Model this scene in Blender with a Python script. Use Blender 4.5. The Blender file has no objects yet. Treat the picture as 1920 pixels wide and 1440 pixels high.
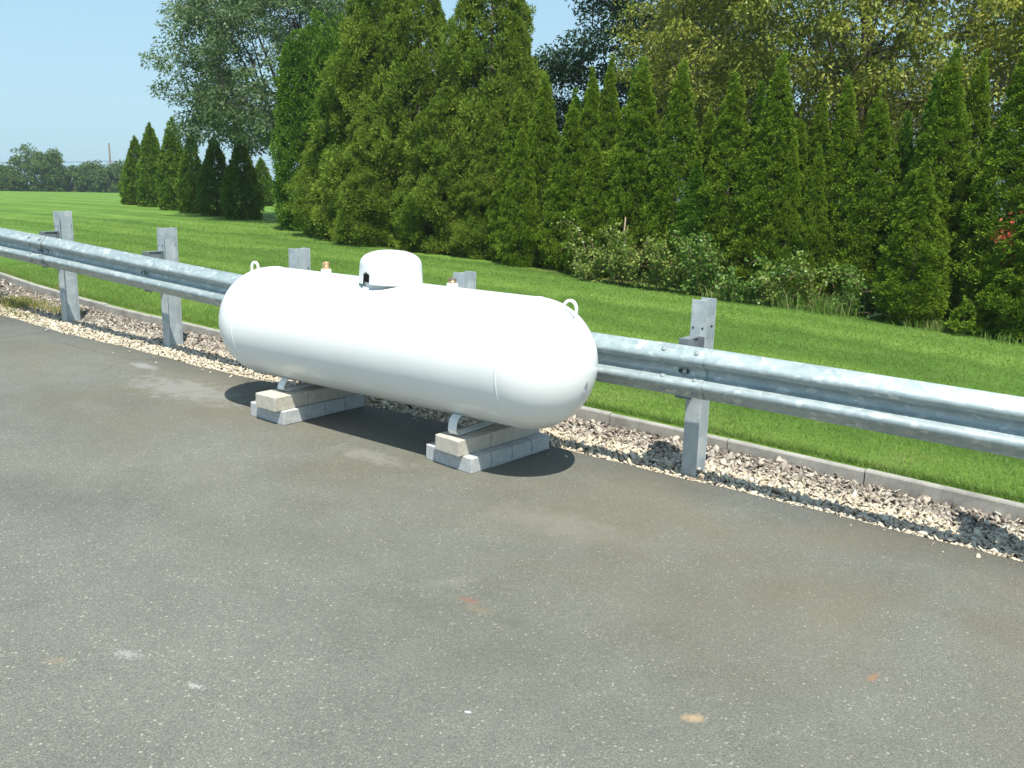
import bpy, math, random
import numpy as np
from mathutils import Vector, Matrix, noise as mnoise

random.seed(7); RNG = np.random.default_rng(7)
scene = bpy.context.scene
COL = scene.collection
R_ = math.radians

# ------------------------------------------------------------------ helpers
def tag(o, label=None, cat=None, group=None, kind=None):
    if label: o['label'] = label
    if cat: o['category'] = cat
    if group: o['group'] = group
    if kind: o['kind'] = kind
    return o

def empty(name, loc, rot=(0, 0, 0), label=None, cat=None, group=None):
    o = bpy.data.objects.new(name, None); COL.objects.link(o)
    o.empty_display_size = .2
    o.location = loc; o.rotation_euler = rot
    return tag(o, label, cat, group)

def link(name, me, mat=None, parent=None):
    o = bpy.data.objects.new(name, me); COL.objects.link(o)
    if mat is not None and not me.materials: me.materials.append(mat)
    if parent: o.parent = parent
    return o

def quickmesh(name, V, F, k, smooth=False, mat=None):
    """V (n,3) array, F (m,k) array of equal-sized faces"""
    me = bpy.data.meshes.new(name)
    V = np.ascontiguousarray(V, dtype=np.float32); F = np.ascontiguousarray(F, dtype=np.int32)
    me.vertices.add(len(V)); me.vertices.foreach_set('co', V.ravel())
    me.loops.add(F.size); me.loops.foreach_set('vertex_index', F.ravel())
    me.polygons.add(len(F))
    me.polygons.foreach_set('loop_start', np.arange(0, F.size, k, dtype=np.int32))
    me.polygons.foreach_set('loop_total', np.full(len(F), k, dtype=np.int32))
    if smooth: me.polygons.foreach_set('use_smooth', np.ones(len(F), dtype=bool))
    me.update(calc_edges=True); me.validate()
    if mat is not None: me.materials.append(mat)
    return me

class MB:
    """collects shapes into one mesh"""
    def __init__(s): s.v = []; s.f = []; s.sm = []
    def add(s, vs, fs, smooth=False):
        n = len(s.v); s.v += [tuple(v) for v in vs]
        s.f += [tuple(i + n for i in f) for f in fs]; s.sm += [smooth] * len(fs)
    def box(s, c, d, bev=0.0, rot=0.0, jit=0.0):
        x, y, z = d[0] / 2, d[1] / 2, d[2] / 2
        b = min(bev, x * .9, y * .9, z * .9)
        vs = []; fs = []
        if b <= 0:
            P = [(-x, -y, -z), (x, -y, -z), (x, y, -z), (-x, y, -z), (-x, -y, z), (x, -y, z), (x, y, z), (-x, y, z)]
            fs = [(0, 3, 2, 1), (4, 5, 6, 7), (0, 1, 5, 4), (1, 2, 6, 5), (2, 3, 7, 6), (3, 0, 4, 7)]
        else:
            import bmesh
            bm = bmesh.new(); bmesh.ops.create_cube(bm, size=1)
            for v in bm.verts: v.co = Vector((v.co.x * 2 * x, v.co.y * 2 * y, v.co.z * 2 * z))
            bmesh.ops.bevel(bm, geom=bm.edges[:], offset=b, segments=2, affect='EDGES', profile=.5)
            bm.verts.ensure_lookup_table()
            P = [tuple(v.co) for v in bm.verts]; fs = [tuple(v.index for v in f.verts) for f in bm.faces]
            bm.free()
        ca, sa = math.cos(rot), math.sin(rot)
        for p in P:
            q = [p[0] + random.uniform(-jit, jit), p[1] + random.uniform(-jit, jit), p[2] + random.uniform(-jit, jit)]
            vs.append((c[0] + q[0] * ca - q[1] * sa, c[1] + q[0] * sa + q[1] * ca, c[2] + q[2]))
        s.add(vs, fs)
    def tube(s, pts, rads, seg=8, cap=True):
        pts = [Vector(p) for p in pts]
        if not hasattr(rads, '__len__'): rads = [rads] * len(pts)
        n0 = len(s.v); up = Vector((0, 0, 1)); ring = []
        t0 = (pts[1] - pts[0]).normalized()
        a = t0.orthogonal().normalized()
        for i, p in enumerate(pts):
            t = (pts[min(i + 1, len(pts) - 1)] - pts[max(i - 1, 0)]).normalized()
            a = (a - t * a.dot(t)).normalized(); b = t.cross(a)
            for k in range(seg):
                w = 2 * math.pi * k / seg
                ring.append(p + (a * math.cos(w) + b * math.sin(w)) * rads[i])
        fs = []
        for i in range(len(pts) - 1):
            for k in range(seg):
                k2 = (k + 1) % seg
                fs.append((i * seg + k, i * seg + k2, (i + 1) * seg + k2, (i + 1) * seg + k))
        s.add(ring, fs, True)
        if cap:
            s.add([], [])
            s.f.append(tuple(n0 + k for k in reversed(range(seg)))); s.sm.append(False)
            m = n0 + (len(pts) - 1) * seg
            s.f.append(tuple(m + k for k in range(seg))); s.sm.append(False)
    def lathe(s, prof, c=(0, 0, 0), seg=32, axis='z', cap=False, M=None):
        """prof: list of (r, h)"""
        vs = []
        for r, h in prof:
            for k in range(seg):
                w = 2 * math.pi * k / seg
                p = (r * math.cos(w), r * math.sin(w), h) if axis == 'z' else (h, r * math.cos(w), r * math.sin(w))
                if M is not None: p = M @ Vector(p)
                vs.append((p[0] + c[0], p[1] + c[1], p[2] + c[2]))
        fs = []
        for i in range(len(prof) - 1):
            for k in range(seg):
                k2 = (k + 1) % seg
                fs.append((i * seg + k, i * seg + k2, (i + 1) * seg + k2, (i + 1) * seg + k))
        s.add(vs, fs, True)
    def mesh(s, name):
        me = bpy.data.meshes.new(name); me.from_pydata(s.v, [], s.f)
        me.polygons.foreach_set('use_smooth', s.sm); me.update(); return me
    def build(s, name, mat, parent=None):
        return link(name, s.mesh(name), mat, parent)

# ------------------------------------------------------------------ materials
def newmat(name):
    m = bpy.data.materials.new(name); m.use_nodes = True
    nt = m.node_tree; b = nt.nodes['Principled BSDF']
    return m, nt, b
def N(nt, t, **kw):
    n = nt.nodes.new(t)
    for k, v in kw.items():
        if k.startswith('i_'): n.inputs[int(k[2:])].default_value = v
        else: setattr(n, k, v)
    return n
def ramp(nt, fac, stops, interp='LINEAR'):
    r = nt.nodes.new('ShaderNodeValToRGB'); r.color_ramp.interpolation = interp
    e = r.color_ramp.elements
    while len(e) < len(stops): e.new(.5)
    for i, (p, c) in enumerate(stops):
        e[i].position = p; e[i].color = (*c, 1) if len(c) == 3 else c
    nt.links.new(fac, r.inputs[0]); return r.outputs[0]
def mix(nt, fac, a, b, mode='MIX'):
    n = nt.nodes.new('ShaderNodeMix'); n.data_type = 'RGBA'; n.blend_type = mode
    for sock, v in ((n.inputs[0], fac), (n.inputs[6], a), (n.inputs[7], b)):
        if hasattr(v, 'links'): nt.links.new(v, sock)
        elif isinstance(v, (int, float)): sock.default_value = v
        else: sock.default_value = (*v, 1)
    return n.outputs[2]
def math_(nt, op, a, b=None, c=None, clamp=False):
    n = nt.nodes.new('ShaderNodeMath'); n.operation = op; n.use_clamp = clamp
    for i, v in enumerate((a, b, c)):
        if v is None: continue
        if hasattr(v, 'links'): nt.links.new(v, n.inputs[i])
        else: n.inputs[i].default_value = v
    return n.outputs[0]
def noise(nt, vec, scale, detail=4, rough=.55, dist=0, out=0):
    n = nt.nodes.new('ShaderNodeTexNoise'); n.inputs['Scale'].default_value = scale
    n.inputs['Detail'].default_value = detail; n.inputs['Roughness'].default_value = rough
    n.inputs['Distortion'].default_value = dist
    if vec is not None: nt.links.new(vec, n.inputs['Vector'])
    return n.outputs[out]
def voro(nt, vec, scale, feature='F1', out='Color', rnd=1):
    n = nt.nodes.new('ShaderNodeTexVoronoi'); n.feature = feature
    n.inputs['Scale'].default_value = scale; n.inputs['Randomness'].default_value = rnd
    if vec is not None: nt.links.new(vec, n.inputs['Vector'])
    return n.outputs[out]
def coords(nt, which='Object'):
    return nt.nodes.new('ShaderNodeTexCoord').outputs[which]
def worldpos(nt):
    return nt.nodes.new('ShaderNodeNewGeometry').outputs['Position']
def mapping(nt, vec, scale=(1, 1, 1), rot=(0, 0, 0)):
    n = nt.nodes.new('ShaderNodeMapping'); n.inputs['Scale'].default_value = scale
    n.inputs['Rotation'].default_value = rot; nt.links.new(vec, n.inputs[0]); return n.outputs[0]
def bump(nt, b, h, strength=.3, dist=.01):
    n = nt.nodes.new('ShaderNodeBump'); n.inputs['Strength'].default_value = strength
    n.inputs['Distance'].default_value = dist
    nt.links.new(h, n.inputs['Height']); nt.links.new(n.outputs[0], b.inputs['Normal'])
def setc(nt, b, c):
    if hasattr(c, 'links'): nt.links.new(c, b.inputs['Base Color'])
    else: b.inputs['Base Color'].default_value = (*c, 1)

def mat_simple(name, col, rough=.5, metal=0, nscale=None, namt=.15, bstr=0, bdist=.003):
    m, nt, b = newmat(name); b.inputs['Roughness'].default_value = rough; b.inputs['Metallic'].default_value = metal
    if nscale:
        f = noise(nt, coords(nt), nscale, 5, .6)
        lo = tuple(c * (1 - namt) for c in col); hi = tuple(min(1, c * (1 + namt)) for c in col)
        setc(nt, b, ramp(nt, f, [(.3, lo), (.7, hi)]))
        if bstr: bump(nt, b, noise(nt, coords(nt), nscale * 6, 4, .7), bstr, bdist)
    else: setc(nt, b, col)
    return m

def mat_leaf(name, cols, clump=1.6, trans=.3, rough=.5, clumpcols=None, spec=.12, cf=.5):
    """per-leaf random colour from ramp cols, broad hue drift from noise"""
    m, nt, b = newmat(name)
    g = nt.nodes.new('ShaderNodeNewGeometry')
    st = [(i / max(1, len(cols) - 1), c) for i, c in enumerate(cols)]
    c1 = ramp(nt, g.outputs['Random Per Island'], st)
    if clumpcols:
        f = noise(nt, coords(nt), clump, 3, .5)
        f = ramp(nt, f, [(.38, (0, 0, 0)), (.62, (1, 1, 1))])
        c2 = mix(nt, f, clumpcols[0], clumpcols[1])
        c1 = mix(nt, cf, c1, c2)
    setc(nt, b, c1)
    b.inputs['Roughness'].default_value = rough
    b.inputs['Specular IOR Level'].default_value = spec
    tr = nt.nodes.new('ShaderNodeBsdfTranslucent')
    c3 = mix(nt, .5, c1, (.35, .5, .04), 'MULTIPLY')
    c3 = mix(nt, .6, c1, c3)
    nt.links.new(c1, tr.inputs[0])
    mx = nt.nodes.new('ShaderNodeMixShader'); mx.inputs[0].default_value = trans
    nt.links.new(b.outputs[0], mx.inputs[1]); nt.links.new(tr.outputs[0], mx.inputs[2])
    nt.links.new(mx.outputs[0], nt.nodes['Material Output'].inputs[0])
    return m

# ------------------------------------------------------------------ terrain
HC = 1.8214
Z1 = .0409
def gz(X, Y=0):
    X = np.asarray(X, dtype=float)
    z = np.where(X > -8, -Z1 * X, Z1 * 8 + Z1 * 14 * (1 - np.exp(np.minimum(X + 8, 0) / 14)))
    z = np.where(X > 8, -Z1 * 8 - Z1 * 10 * (1 - np.exp(-np.maximum(X - 8, 0) / 10)), z)
    d = np.hypot(X, np.asarray(Y, dtype=float))
    t = np.clip((d - 88) / 45, 0, 1); t = t * t * (3 - 2 * t)
    return z - 2.5 * t
CURB = [(-60, 14.0), (-30, 9.3), (-18, 6.95), (-14.4, 6.34), (-12.76, 6.08), (-11.45, 5.86), (-10.14, 5.70), (-9.0, 5.655), (-7.61, 5.66),
        (-5.5, 5.73), (-3.39, 5.80), (-2.44, 5.82), (-1.53, 5.815), (-.36, 5.80), (3, 5.82), (12, 5.9), (60, 6.5)]
EDGE = [(-60, 9.5), (-30, 6.8), (-18, 5.35), (-12, 4.82), (-10.07, 4.71), (-9.3, 4.69), (-8.65, 4.69), (-7.68, 4.73), (-6.25, 4.78), (-5.2, 4.84),
        (-4.68, 4.88), (-2.86, 5.03), (-2.1, 5.045), (-1.13, 5.075), (-.33, 5.10), (3, 5.14), (12, 5.3), (60, 6)]
def interp(T, x): return np.interp(x, [p[0] for p in T], [p[1] for p in T])
curbY = lambda x: interp(CURB, x)
edgeY = lambda x: interp(EDGE, x)
def lawnz(X, Y): return gz(X, Y) + .07

def grid_sheet(name, xs, rowfn, mat, kind='structure'):
    """rowfn(x) -> list of (y, z)"""
    rows = [rowfn(x) for x in xs]; n = len(rows[0])
    V = np.array([(x, y, z) for x, row in zip(xs, rows) for (y, z) in row])
    F = []
    for i in range(len(xs) - 1):
        for j in range(n - 1):
            F.append((i * n + j, (i + 1) * n + j, (i + 1) * n + j + 1, i * n + j + 1))
    me = quickmesh(name, V, np.array(F), 4, True, mat)
    o = link(name, me); o['kind'] = kind; return o

XS = sorted(set([-600, -400, -300, -220, -180, -160] + list(range(-150, -60, 6)) + list(range(-60, -14, 2)) +
                list(np.round(np.arange(-14, 4.01, .4), 2)) + [6, 8, 10, 14, 20, 30, 45, 60, 100, 200, 400]))

# ground (lawn) material: mown grass with faint mowing bands
m_ground, nt, b = newmat('lawn_ground')
P = worldpos(nt)
f1 = noise(nt, P, 26, 5, .7); f2 = noise(nt, P, .45, 4, .6)
strand = noise(nt, mapping(nt, P, (1, 3.2, 1)), 9, 4, .65)
sep = nt.nodes.new('ShaderNodeSeparateXYZ'); nt.links.new(P, sep.inputs[0])
def mow(nt, P):
    se = nt.nodes.new('ShaderNodeSeparateXYZ'); nt.links.new(P, se.inputs[0])
    warp = math_(nt, 'MULTIPLY', noise(nt, P, .45, 4, .65), 2.6)
    yb = math_(nt, 'ADD', math_(nt, 'MULTIPLY_ADD', se.outputs[0], .06, se.outputs[1]), warp)
    band = math_(nt, 'SINE', math_(nt, 'MULTIPLY', yb, 5.2)); band2 = math_(nt, 'SINE', math_(nt, 'MULTIPLY', yb, 2.1))
    return math_(nt, 'MULTIPLY_ADD', band, .5, math_(nt, 'MULTIPLY', band2, .5))
bb = math_(nt, 'MULTIPLY_ADD', mow(nt, P), .19, .5)
far_ = math_(nt, 'ADD', bb, math_(nt, 'MULTIPLY_ADD', f2, .5, -.25))
gcol = ramp(nt, far_, [(.25, (.075, .155, .024)), (.5, (.12, .225, .036)), (.78, (.19, .30, .06))])
det = math_(nt, 'MULTIPLY_ADD', f1, .5, math_(nt, 'MULTIPLY', strand, .5))
det = ramp(nt, det, [(.36, (.62, .66, .6)), (.5, (.95, .95, .9)), (.66, (1.35, 1.25, 1.15))])
gcol = mix(nt, 1, gcol, det, 'MULTIPLY')
# bare brown soil and straw along the foot of the hedge
hy = math_(nt, 'ADD', sep.outputs[1], math_(nt, 'MULTIPLY', noise(nt, P, 1.6, 4, .7), 1.1))
hf = math_(nt, 'MULTIPLY_ADD', hy, 3.0, -3.0 * 14.05, clamp=True)
hx = math_(nt, 'MULTIPLY_ADD', sep.outputs[0], .6, .6 * 9.5, clamp=True)
hb = math_(nt, 'MULTIPLY_ADD', sep.outputs[1], -.8, .8 * 19, clamp=True)
hf = math_(nt, 'MULTIPLY', math_(nt, 'MULTIPLY', hf, hx), hb)
soil = ramp(nt, noise(nt, P, 9, 5, .7), [(.3, (.05, .035, .02)), (.5, (.16, .10, .05)), (.68, (.24, .20, .09))])
gcol = mix(nt, hf, gcol, soil)
setc(nt, b, gcol); b.inputs['Roughness'].default_value = .85; b.inputs['Specular IOR Level'].default_value = .15
bump(nt, b, noise(nt, P, 40, 5, .75), .9, .03)

offs_in = [-60, -25, -8, -3, -1.3, -.6, -.05, .012]
offs_out = [.045, .4, 1, 2, 3, 4, 5, 6, 7, 8, 9, 10, 11, 12, 14, 17, 20, 25, 30, 36, 42, 50, 58, 66, 76, 88, 100, 115, 135, 160, 220, 320, 500]
def ground_row(x):
    c = float(curbY(x)); row = []
    for o in offs_in: row.append((c + o, float(gz(x, c + o)) - .055))
    for o in offs_out: row.append((c + o, float(lawnz(x, c + o)) + (.0 if o > 1 else .0)))
    return row
grid_sheet('ground', XS, ground_row, m_ground)

# asphalt ---------------------------------------------------------------
m_asph, nt, b = newmat('asphalt')
P = worldpos(nt)
sp1 = voro(nt, P, 260); sp2 = voro(nt, P, 130)
bw1 = nt.nodes.new('ShaderNodeRGBToBW'); nt.links.new(sp1, bw1.inputs[0])
bw2 = nt.nodes.new('ShaderNodeRGBToBW'); nt.links.new(sp2, bw2.inputs[0])
base = ramp(nt, bw1.outputs[0], [(.12, (.092, .095, .090)), (.4, (.128, .133, .123)), (.62, (.145, .151, .138)), (.8, (.168, .174, .158)), (.95, (.27, .27, .245))])
chips = ramp(nt, bw2.outputs[0], [(.0, (0, 0, 0)), (.90, (0, 0, 0)), (.93, (1, 1, 1))])
base = mix(nt, math_(nt, 'MULTIPLY', chips, .55), base, (.44, .42, .37))
sp3 = voro(nt, P, 46, out='Distance'); sp3c = voro(nt, P, 46)
bw3 = nt.nodes.new('ShaderNodeRGBToBW'); nt.links.new(sp3c, bw3.inputs[0])
peb = math_(nt, 'MULTIPLY', math_(nt, 'LESS_THAN', sp3, .2), math_(nt, 'GREATER_THAN', bw3.outputs[0], .80))
base = mix(nt, math_(nt, 'MULTIPLY', peb, .5), base, (.42, .40, .35))
big = noise(nt, P, .55, 5, .62, .5); med = noise(nt, P, 3.1, 5, .65)
tone = ramp(nt, math_(nt, 'MULTIPLY_ADD', big, .65, math_(nt, 'MULTIPLY', med, .35)),
            [(.34, (.80, .79, .77)), (.5, (.98, .98, .97)), (.66, (1.15, 1.16, 1.14))])
base = mix(nt, 1, base, tone, 'MULTIPLY')
base = mix(nt, 1, base, (1.04, 1.01, .935), 'MULTIPLY')
sep = nt.nodes.new('ShaderNodeSeparateXYZ'); nt.links.new(P, sep.inputs[0])
X_, Y_ = sep.outputs[0], sep.outputs[1]
# brown silty film towards the gravel side
bf = math_(nt, 'MULTIPLY', math_(nt, 'MULTIPLY_ADD', Y_, .62, -1.35, clamp=True), ramp(nt, noise(nt, P, .8, 4, .6, .6), [(.36, (0, 0, 0)), (.62, (1, 1, 1))]))
base = mix(nt, math_(nt, 'MULTIPLY', bf, .42), base, (.15, .125, .082))
# darker, cleaner band right along the edge
ed = math_(nt, 'SUBTRACT', math_(nt, 'MULTIPLY_ADD', X_, .045, 5.13), Y_)
ed = math_(nt, 'ADD', ed, math_(nt, 'MULTIPLY_ADD', noise(nt, P, 2.3, 4), .5, -.25))
edf = math_(nt, 'MULTIPLY_ADD', ed, -2.6, 1.15, clamp=True)
base = mix(nt, math_(nt, 'MULTIPLY', edf, .55), base, mix(nt, 1, base, (.58, .57, .6), 'MULTIPLY'))
# named stains
def spot(col, x, y, rx, ry, amt, col_, ang=0, wob=.6, ns=14, hard=1.6):
    dx = math_(nt, 'ADD', X_, -x); dy = math_(nt, 'ADD', Y_, -y)
    c, s = math.cos(ang), math.sin(ang)
    u = math_(nt, 'MULTIPLY', math_(nt, 'ADD', math_(nt, 'MULTIPLY', dx, c), math_(nt, 'MULTIPLY', dy, s)), 1 / rx)
    v = math_(nt, 'MULTIPLY', math_(nt, 'ADD', math_(nt, 'MULTIPLY', dx, -s), math_(nt, 'MULTIPLY', dy, c)), 1 / ry)
    r = math_(nt, 'SQRT', math_(nt, 'ADD', math_(nt, 'MULTIPLY', u, u), math_(nt, 'MULTIPLY', v, v)))
    r = math_(nt, 'ADD', r, math_(nt, 'MULTIPLY_ADD', noise(nt, P, ns, 4, .7), 2 * wob, -wob))
    f = math_(nt, 'MULTIPLY', math_(nt, 'MULTIPLY_ADD', r, -hard, hard, clamp=True), amt)
    return mix(nt, f, col, col_)
base = spot(base, -2.17, 2.85, .07, .03, .5, (.24, .10, .07), .15, .5, 12, 1.5)
base = spot(base, -2.35, 2.93, .22, .06, .16, (.30, .28, .25), 1.0, .8, 9, 1.3)
base = spot(base, -2.09, 2.81, .09, .035, .3, (.26, .19, .10), .15, .9, 14, 1.1)
base = spot(base, -1.055, 2.675, .052, .032, .7, (.46, .32, .18), .6, .7, 34, 1.2)
base = spot(base, -3.02, 1.49, .05, .03, .22, (.36, .25, .15), .6)
base = spot(base, -.62, 3.38, .05, .02, .45, (.35, .15, .07), 1.4)
base = spot(base, -6.93, 4.40, .26, .09, .42, (.38, .38, .37), -.1, .8, 9, 1.3)
base = spot(base, -6.0, 4.16, .75, .30, .32, (.36, .36, .35), .05, 1.3, 11, 1.4)
base = spot(base, -3.85, 3.98, .35, .12, .28, (.34, .33, .30), .05, 1.2, 12, 1.4)
base = spot(base, -2.3, 3.85, .55, .22, .22, (.28, .26, .23), .1, 1.1, 8, 1.2)
base = spot(base, -2.87, 1.68, .06, .025, .4, (.42, .42, .39), .3, 2.6, 70, 1.8)
base = spot(base, -2.51, 1.71, .04, .015, .45, (.48, .48, .44), .3, 2.2, 80, 2.2)
base = spot(base, -1.68, 2.20, .013, .008, .85, (.6, .64, .68), .3, 1.2, 90, 5)
# hairline cracks near the edge
cr = voro(nt, mix(nt, .12, P, noise(nt, P, 4, 3, out=1)), .95, 'DISTANCE_TO_EDGE', 'Distance')
crf = math_(nt, 'MULTIPLY', math_(nt, 'LESS_THAN', cr, .006), math_(nt, 'MULTIPLY', math_(nt, 'GREATER_THAN', Y_, 4.0), math_(nt, 'LESS_THAN', X_, -5.2)))
base = mix(nt, math_(nt, 'MULTIPLY', crf, .3), base, (.02, .02, .02))
setc(nt, b, base)
b.inputs['Roughness'].default_value = .78; b.inputs['Specular IOR Level'].default_value = .35
hgt = math_(nt, 'ADD', voro(nt, P, 150, out='Distance'), math_(nt, 'MULTIPLY', noise(nt, P, 60, 4, .7), .8))
bump(nt, b, hgt, .55, .004)
def asphalt_row(x):
    e = float(edgeY(x)) + .012 * math.sin(x * 3.1) + .008 * math.sin(x * 9.7 + 1)
    row = [(y, float(gz(x, 0)) ) for y in (e - 60, e - 25, e - 10, e - 6, e - 4, e - 3, e - 2, e - 1, e - .4, e - .04)]
    z = float(gz(x, 0))
    return row + [(e - .008, z - .004), (e, z - .014), (e + .002, z - .06)]
axs = sorted(set([-60, -45, -36, -30, -26, -22, -18] + list(np.round(np.arange(-16, 3.01, .15), 3)) + [4, 6, 8, 10, 14, 20, 30, 60]))
grid_sheet('asphalt_pavement', axs, asphalt_row, m_asph)

# kerb ------------------------------------------------------------------
m_kerb, nt, b = newmat('kerb_concrete')
P = worldpos(nt)
kc = ramp(nt, noise(nt, P, 5, 6, .7), [(.3, (.20, .19, .17)), (.5, (.33, .315, .285)), (.7, (.42, .40, .36))])
kc = mix(nt, math_(nt, 'MULTIPLY', ramp(nt, noise(nt, P, 90, 3, .7), [(.5, (0, 0, 0)), (.68, (1, 1, 1))]), .35), kc, (.14, .13, .12))
setc(nt, b, kc); b.inputs['Roughness'].default_value = .9; bump(nt, b, noise(nt, P, 120, 4, .7), .5, .003)
k = MB()
pts = []; x = -24.0
while x < 6: pts.append(x); x += .93 if x > -20 else 2
for x0, x1 in zip(pts[:-1], pts[1:]):
    g_ = .004; n = 4; ys = []
    jz = random.uniform(-.006, .006); jy = random.uniform(-.004, .004)
    vs = []
    for i in range(n + 1):
        xx = x0 + g_ + (x1 - x0 - 2 * g_) * i / n; yy = float(curbY(xx)) + jy; zz = float(gz(xx, yy)) + jz
        vs += [(xx, yy, zz - .08), (xx, yy, zz + .058), (xx, yy + .006, zz + .068), (xx, yy + .052, zz + .070), (xx, yy + .062, zz + .06), (xx, yy + .062, zz - .08)]
    fs = []
    for i in range(n):
        for j in range(6):
            a = i * 6 + j; c = i * 6 + (j + 1) % 6
            fs.append((a, a + 6, c + 6, c))
    fs.append(tuple(range(6))); fs.append(tuple(n * 6 + j for j in reversed(range(6))))
    k.add(vs, fs)
ko = k.build('kerb', m_kerb); ko['kind'] = 'structure'

# gravel ----------------------------------------------------------------
m_bed, nt, b = newmat('gravel_bed_soil')
setc(nt, b, ramp(nt, noise(nt, worldpos(nt), 30, 5, .7), [(.3, (.07, .06, .045)), (.7, (.22, .19, .15))])); b.inputs['Roughness'].default_value = .95
def bed_row(x):
    e = float(edgeY(x)) - .05; c = float(curbY(x)) + .02
    return [(e + (c - e) * t, float(gz(x, 0)) - .036 + .004 * t) for t in (0, .25, .5, .75, 1)]
grid_sheet('gravel_bed', [x for x in axs if -60 <= x <= 10], bed_row, m_bed)

m_grav, nt, b = newmat('gravel_stones')
g = nt.nodes.new('ShaderNodeNewGeometry'); rnd = g.outputs['Random Per Island']
sep = nt.nodes.new('ShaderNodeSeparateXYZ'); nt.links.new(g.outputs['Position'], sep.inputs[0])
cream = ramp(nt, rnd, [(0, (.50, .43, .33)), (.3, (.66, .58, .46)), (.6, (.74, .67, .55)), (.85, (.62, .52, .40)), (.95, (.36, .28, .22)), (1, (.8, .77, .7))])
mixed = ramp(nt, rnd, [(0, (.09, .075, .065)), (.18, (.16, .13, .115)), (.36, (.29, .245, .21)), (.54, (.44, .385, .33)), (.70, (.60, .54, .46)), (.84, (.36, .28, .24)), (.93, (.22, .18, .165)), (1, (.74, .70, .63))])
t = math_(nt, 'SUBTRACT', sep.outputs[1], math_(nt, 'MULTIPLY_ADD', sep.outputs[0], .045, 5.12))
t = math_(nt, 'ADD', t, math_(nt, 'MULTIPLY_ADD', noise(nt, g.outputs['Position'], 2.2, 3), .35, -.175))
t = math_(nt, 'ADD', t, math_(nt, 'MULTIPLY_ADD', rnd, .2, -.1))
wf = math_(nt, 'MULTIPLY_ADD', t, 5, -1.55, clamp=True)
gc = mix(nt, wf, cream, mixed)
gc = mix(nt, 1, gc, (.90, .90, .875), 'MULTIPLY')
gc = mix(nt, 1, gc, ramp(nt, noise(nt, g.outputs['Position'], 55, 4, .6), [(.3, (.78, .76, .74)), (.7, (1.1, 1.1, 1.1))]), 'MULTIPLY')
setc(nt, b, gc); b.inputs['Roughness'].default_value = .82
bump(nt, b, noise(nt, g.outputs['Position'], 140, 4, .7), .4, .002)
ico_v = []; t_ = (1 + 5 ** .5) / 2
for p in [(-1, t_, 0), (1, t_, 0), (-1, -t_, 0), (1, -t_, 0), (0, -1, t_), (0, 1, t_), (0, -1, -t_), (0, 1, -t_), (t_, 0, -1), (t_, 0, 1), (-t_, 0, -1), (-t_, 0, 1)]:
    v = np.array(p); ico_v.append(v / np.linalg.norm(v))
ico_v = np.array(ico_v)
ico_f = np.array([(0, 11, 5), (0, 5, 1), (0, 1, 7), (0, 7, 10), (0, 10, 11), (1, 5, 9), (5, 11, 4), (11, 10, 2), (10, 7, 6), (7, 1, 8), (3, 9, 4), (3, 4, 2), (3, 2, 6), (3, 6, 8), (3, 8, 9), (4, 9, 5), (2, 4, 11), (6, 2, 10), (8, 6, 7), (9, 8, 1)])
def rand_rot(n):
    q = RNG.normal(size=(n, 4)); q /= np.linalg.norm(q, axis=1)[:, None]
    w, x, y, z = q.T
    return np.stack([np.stack([1 - 2 * (y * y + z * z), 2 * (x * y - z * w), 2 * (x * z + y * w)], -1),
                     np.stack([2 * (x * y + z * w), 1 - 2 * (x * x + z * z), 2 * (y * z - x * w)], -1),
                     np.stack([2 * (x * z - y * w), 2 * (y * z + x * w), 1 - 2 * (x * x + y * y)], -1)], 1)
def stones(n, x0, x1, smin, smax, zoff):
    X = RNG.uniform(x0, x1, n); e = edgeY(X) + .018; c = curbY(X) - .012
    Y = e + (c - e) * RNG.uniform(0, 1, n)
    S = smin + (smax - smin) * RNG.uniform(0, 1, n) ** 1.5 * 1.25
    sc = S[:, None] * RNG.uniform([.8, .5, .22], [1.45, 1.0, .6], (n, 3))
    V = ico_v[None] * (1 + RNG.normal(0, .2, (n, 12, 1))) * sc[:, None, :]
    ang = RNG.uniform(0, 2 * math.pi, n); til = RNG.normal(0, .55, (n, 2))
    ca, sa = np.cos(ang), np.sin(ang)
    x = V[..., 0] * ca[:, None] - V[..., 1] * sa[:, None]; y = V[..., 0] * sa[:, None] + V[..., 1] * ca[:, None]
    z = V[..., 2] + x * til[:, :1] + y * til[:, 1:]
    Z = gz(X, 0) + zoff + RNG.uniform(-.007, .009, n)
    # heap a little towards the kerb
    Z += .012 * np.clip((Y - e) / .25, 0, 1) + .008 * np.sin(X * 2.3) * np.clip((Y - e) / .3, 0, 1)
    P = np.stack([x + X[:, None], y + Y[:, None], z + Z[:, None]], -1).reshape(-1, 3)
    F = (ico_f[None] + (np.arange(n) * 12)[:, None, None]).reshape(-1, 3)
    return P, F
Ps, Fs, off = [], [], 0
def strays(n):
    p, f_ = stones(n, -9, .5, .006, .014, 0)
    c = p.reshape(n, 12, 3); X = c[..., 0].mean(1); e = edgeY(X)
    c[..., 1] += (e - np.abs(RNG.normal(0, .12, n)) - c[..., 1].mean(1))[:, None]
    c[..., 2] += (gz(X, 0) + .004 - c[..., 2].mean(1))[:, None]
    return c.reshape(-1, 3), f_
p, f_ = strays(45); Ps.append(p); Fs.append(f_ + off); off += len(p)
for args in [(10500, -11.5, 1, .014, .023, -.035), (15000, -11.5, 1, .010, .020, -.026), (2600, -20, -11.5, .02, .03, -.03), (700, -6, 1, .02, .028, -.018)]:
    p, f_ = stones(*args); Ps.append(p); Fs.append(f_ + off); off += len(p)
me = quickmesh('gravel', np.concatenate(Ps), np.concatenate(Fs), 3, False, m_grav)
tag(link('gravel', me), 'loose cream and brown crushed stone strip between asphalt and kerb', 'gravel', kind='stuff')

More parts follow.
